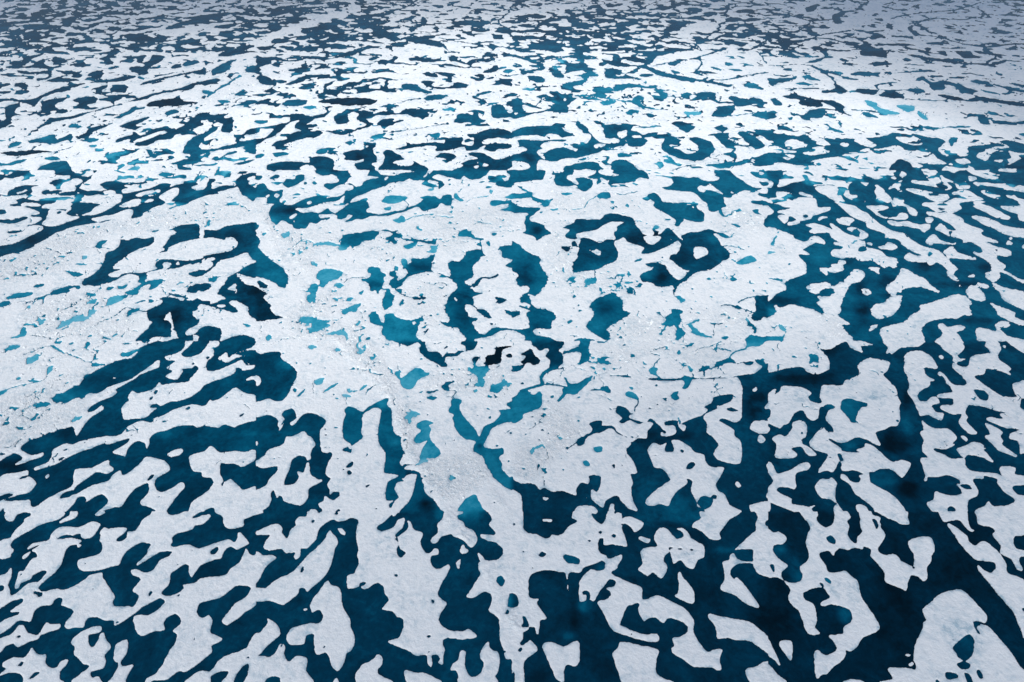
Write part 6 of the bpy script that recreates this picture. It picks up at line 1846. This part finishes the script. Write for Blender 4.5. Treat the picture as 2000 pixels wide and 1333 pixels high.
# ------------------------------------------------------------------ the floes, each its own thing
lab_i = np.flatnonzero(inf.ravel()); lab_i = lab_i[np.argsort(LAB.ravel()[lab_i], kind='stable')]; lab_s = LAB.ravel()[lab_i]
pr = np.concatenate([np.stack([LAB[:, :-1], PL[:, 1:]], -1).reshape(-1, 2), np.stack([LAB[:, 1:], PL[:, :-1]], -1).reshape(-1, 2)])
pr = np.unique(pr[(pr[:, 0] > 0) & (pr[:, 1] > 0)], axis=0)
npond = np.bincount(pr[:, 0], minlength=LAB.max() + 1)
def words(i):
    a_, b_ = np.searchsorted(lab_s, [i, i + 1]); m = lab_i[a_:b_]
    u, v = U.ravel()[m], V.ravel()[m]; A = area[i]
    X, Y = GX.ravel()[m], GY.ravel()[m]
    cov = np.cov(np.stack([X, Y])) if len(X) > 3 else np.eye(2)
    ev = np.sort(np.linalg.eigvalsh(cov)); el = math.sqrt(max(ev[1], 1e-6) / max(ev[0], 1e-6))
    fillr = A / max(1, (np.ptp(u) + S) * (np.ptp(v) + S))
    size = 'huge' if A > 40000 else 'big' if A > 6000 else 'mid-sized' if A > 1500 else 'small' if A > 350 else 'tiny'
    shape = ('long thin' if el > 3.2 else 'elongated' if el > 2.0 else 'ragged' if fillr < .45 else 'rounded')
    face = 'rubbly' if rub.ravel()[m].mean() > .3 else 'smooth'
    k = int(npond[i]); ponds_ = '' if k == 0 else ' holding a pond' if k < 3 else ' holding several ponds' if k < 6 else ' riddled with ponds'
    return (size, shape, face, ponds_, cols[min(7, int(u.mean() / 250))], rows[int(np.searchsorted(vb, v.mean()))]), u.mean(), v.mean()
cols = ['far left', 'left', 'left of centre', 'near centre', 'centre', 'right of centre', 'right', 'far right']
rows = ['top edge', 'far background', 'background', 'upper middle', 'middle', 'lower middle', 'foreground', 'bottom edge']
vb = [70, 200, 333, 500, 700, 900, 1120]
info = {}; groups = {}; labels = {}
main = things[0]
for i in things:
    info[i] = words(i); groups.setdefault(info[i][0], []).append(i)
ordw = ['first', 'second', 'third', 'fourth', 'fifth', 'sixth', 'seventh', 'eighth', 'ninth', 'tenth', 'eleventh', 'twelfth']
for key, ids in groups.items():
    ids.sort(key=lambda q: info[q][1])
    for j, i in enumerate(ids):
        t_ = f'{key[0]} {key[1]} {key[2]} ice floe{key[3]}, {key[4]}, {key[5]}'
        if len(ids) > 1: t_ += f', {ordw[min(j, 11)]} from left'
        labels[i] = t_
special = [((1692, 571), 'small cracked round white floe alone in dark water, veined like a brain'),
           ((1366, 493), 'round white floe in the middle of a dark pond in the central sheet'),
           ((1330, 1150), 'pointed shark-fin white floe in dark water, lower right of centre'),
           ((1535, 1270), 'small teardrop white floe near the bottom edge, right of centre'),
           ((430, 470), 'smooth white tongue of ice curving through the dark pond at upper left')]
for (su, sv), t in special:
    a, b = np.argmin(np.abs(vs - sv)), np.argmin(np.abs(us - su))
    if LAB[a, b] in labels and area[LAB[a, b]] < 9000: labels[int(LAB[a, b])] = t
floe_obj = {}
for i in things:
    nm = 'pack_ice_sheet' if area[i] > 40000 else 'ice_floe'
    me, (x0, y0) = ice_mesh(nm, [i], .9 if area[i] > 40000 else .45)
    o = add(nm, me, M_ICE); o.location = (x0, y0, 0); floe_obj[i] = o
    o['label'] = labels[i].replace('ice floe', 'pack ice sheet') if area[i] > 40000 else labels[i]
    o['category'] = 'ice sheet' if area[i] > 40000 else 'ice floe'
    o['group'] = 'ice floes among the melt ponds'
have = set(np.unique(LAB).tolist()); rest_ids = [int(i) for i in np.flatnonzero(rest) if int(i) in have]
if rest_ids:
    me, (x0, y0) = ice_mesh('brash_ice', rest_ids)
    o = add('brash_ice', me, M_ICE); o.location = (x0, y0, 0)
    o['label'] = 'scraps of broken white ice too small to tell apart'; o['category'] = 'brash ice'; o['kind'] = 'stuff'

# ------------------------------------------------------------------ blocks of broken ice heaped along the ridges
cube = np.array([(-1, -1, -1), (1, -1, -1), (1, 1, -1), (-1, 1, -1), (-1, -1, 1), (1, -1, 1), (1, 1, 1), (-1, 1, 1)], float)
fq = np.array([(0, 3, 2, 1), (4, 5, 6, 7), (0, 1, 5, 4), (1, 2, 6, 5), (2, 3, 7, 6), (3, 0, 4, 7)])
allc = np.flatnonzero(((rub > .3) & (shelf > .6) & inside & ICE).ravel()); lc = LAB.ravel()[allc]
for i in things[:40]:
    cand = allc[lc == i]
    if len(cand) < 800: continue
    wgt = (rub.ravel()[cand] ** 1.5) * MPP.ravel()[cand] ** .6
    nb = int(min(2500, len(cand) / 22))
    ch = np.random.choice(cand, nb, p=wgt / wgt.sum())
    bx, by, bz, mp = GX.ravel()[ch], GY.ravel()[ch], Z.ravel()[ch], MPP.ravel()[ch]
    bx = bx + (np.random.rand(nb) - .5) * mp * S; by = by + (np.random.rand(nb) - .5) * mp * S
    sz = np.random.uniform(.05, .11, nb) * (1 + 1.4 * (np.random.rand(nb) > .9)) * np.clip(mp / .1, .8, 1.6)
    pts = cube[None] * np.stack([np.random.uniform(.7, 1.6, nb), np.random.uniform(.6, 1.1, nb), np.random.uniform(.35, .8, nb)], 1)[:, None]
    pts *= np.random.uniform(.75, 1.15, (nb, 8, 1)) * sz[:, None, None]
    an = np.random.rand(nb) * 6.283; ti = np.random.uniform(-.5, .5, nb)
    x_, z_ = pts[..., 0] * np.cos(ti)[:, None] - pts[..., 2] * np.sin(ti)[:, None], pts[..., 0] * np.sin(ti)[:, None] + pts[..., 2] * np.cos(ti)[:, None]
    y_ = pts[..., 1]
    xr, yr = x_ * np.cos(an)[:, None] - y_ * np.sin(an)[:, None], x_ * np.sin(an)[:, None] + y_ * np.cos(an)[:, None]
    ox, oy = floe_obj[i].location.x, floe_obj[i].location.y
    co = np.stack([xr + bx[:, None] - ox, yr + by[:, None] - oy, z_ + bz[:, None] + .03], -1).reshape(-1, 3)
    ff = (fq[None] + (np.arange(nb) * 8)[:, None, None]).reshape(-1, 4)
    me = mesh_from('ice_rubble', co, [ff], {'wet': np.zeros(len(co)), 'rubble': np.zeros(len(co))}, False)
    o = add('ice_rubble', me, M_ICE, floe_obj[i]); o['kind'] = 'stuff'
print('floes', len(things), 'rest', len(rest_ids), 'ponds', len(ponds), 'main share', area[main] / area.sum(), 'ice', inf.sum() / inside.sum())
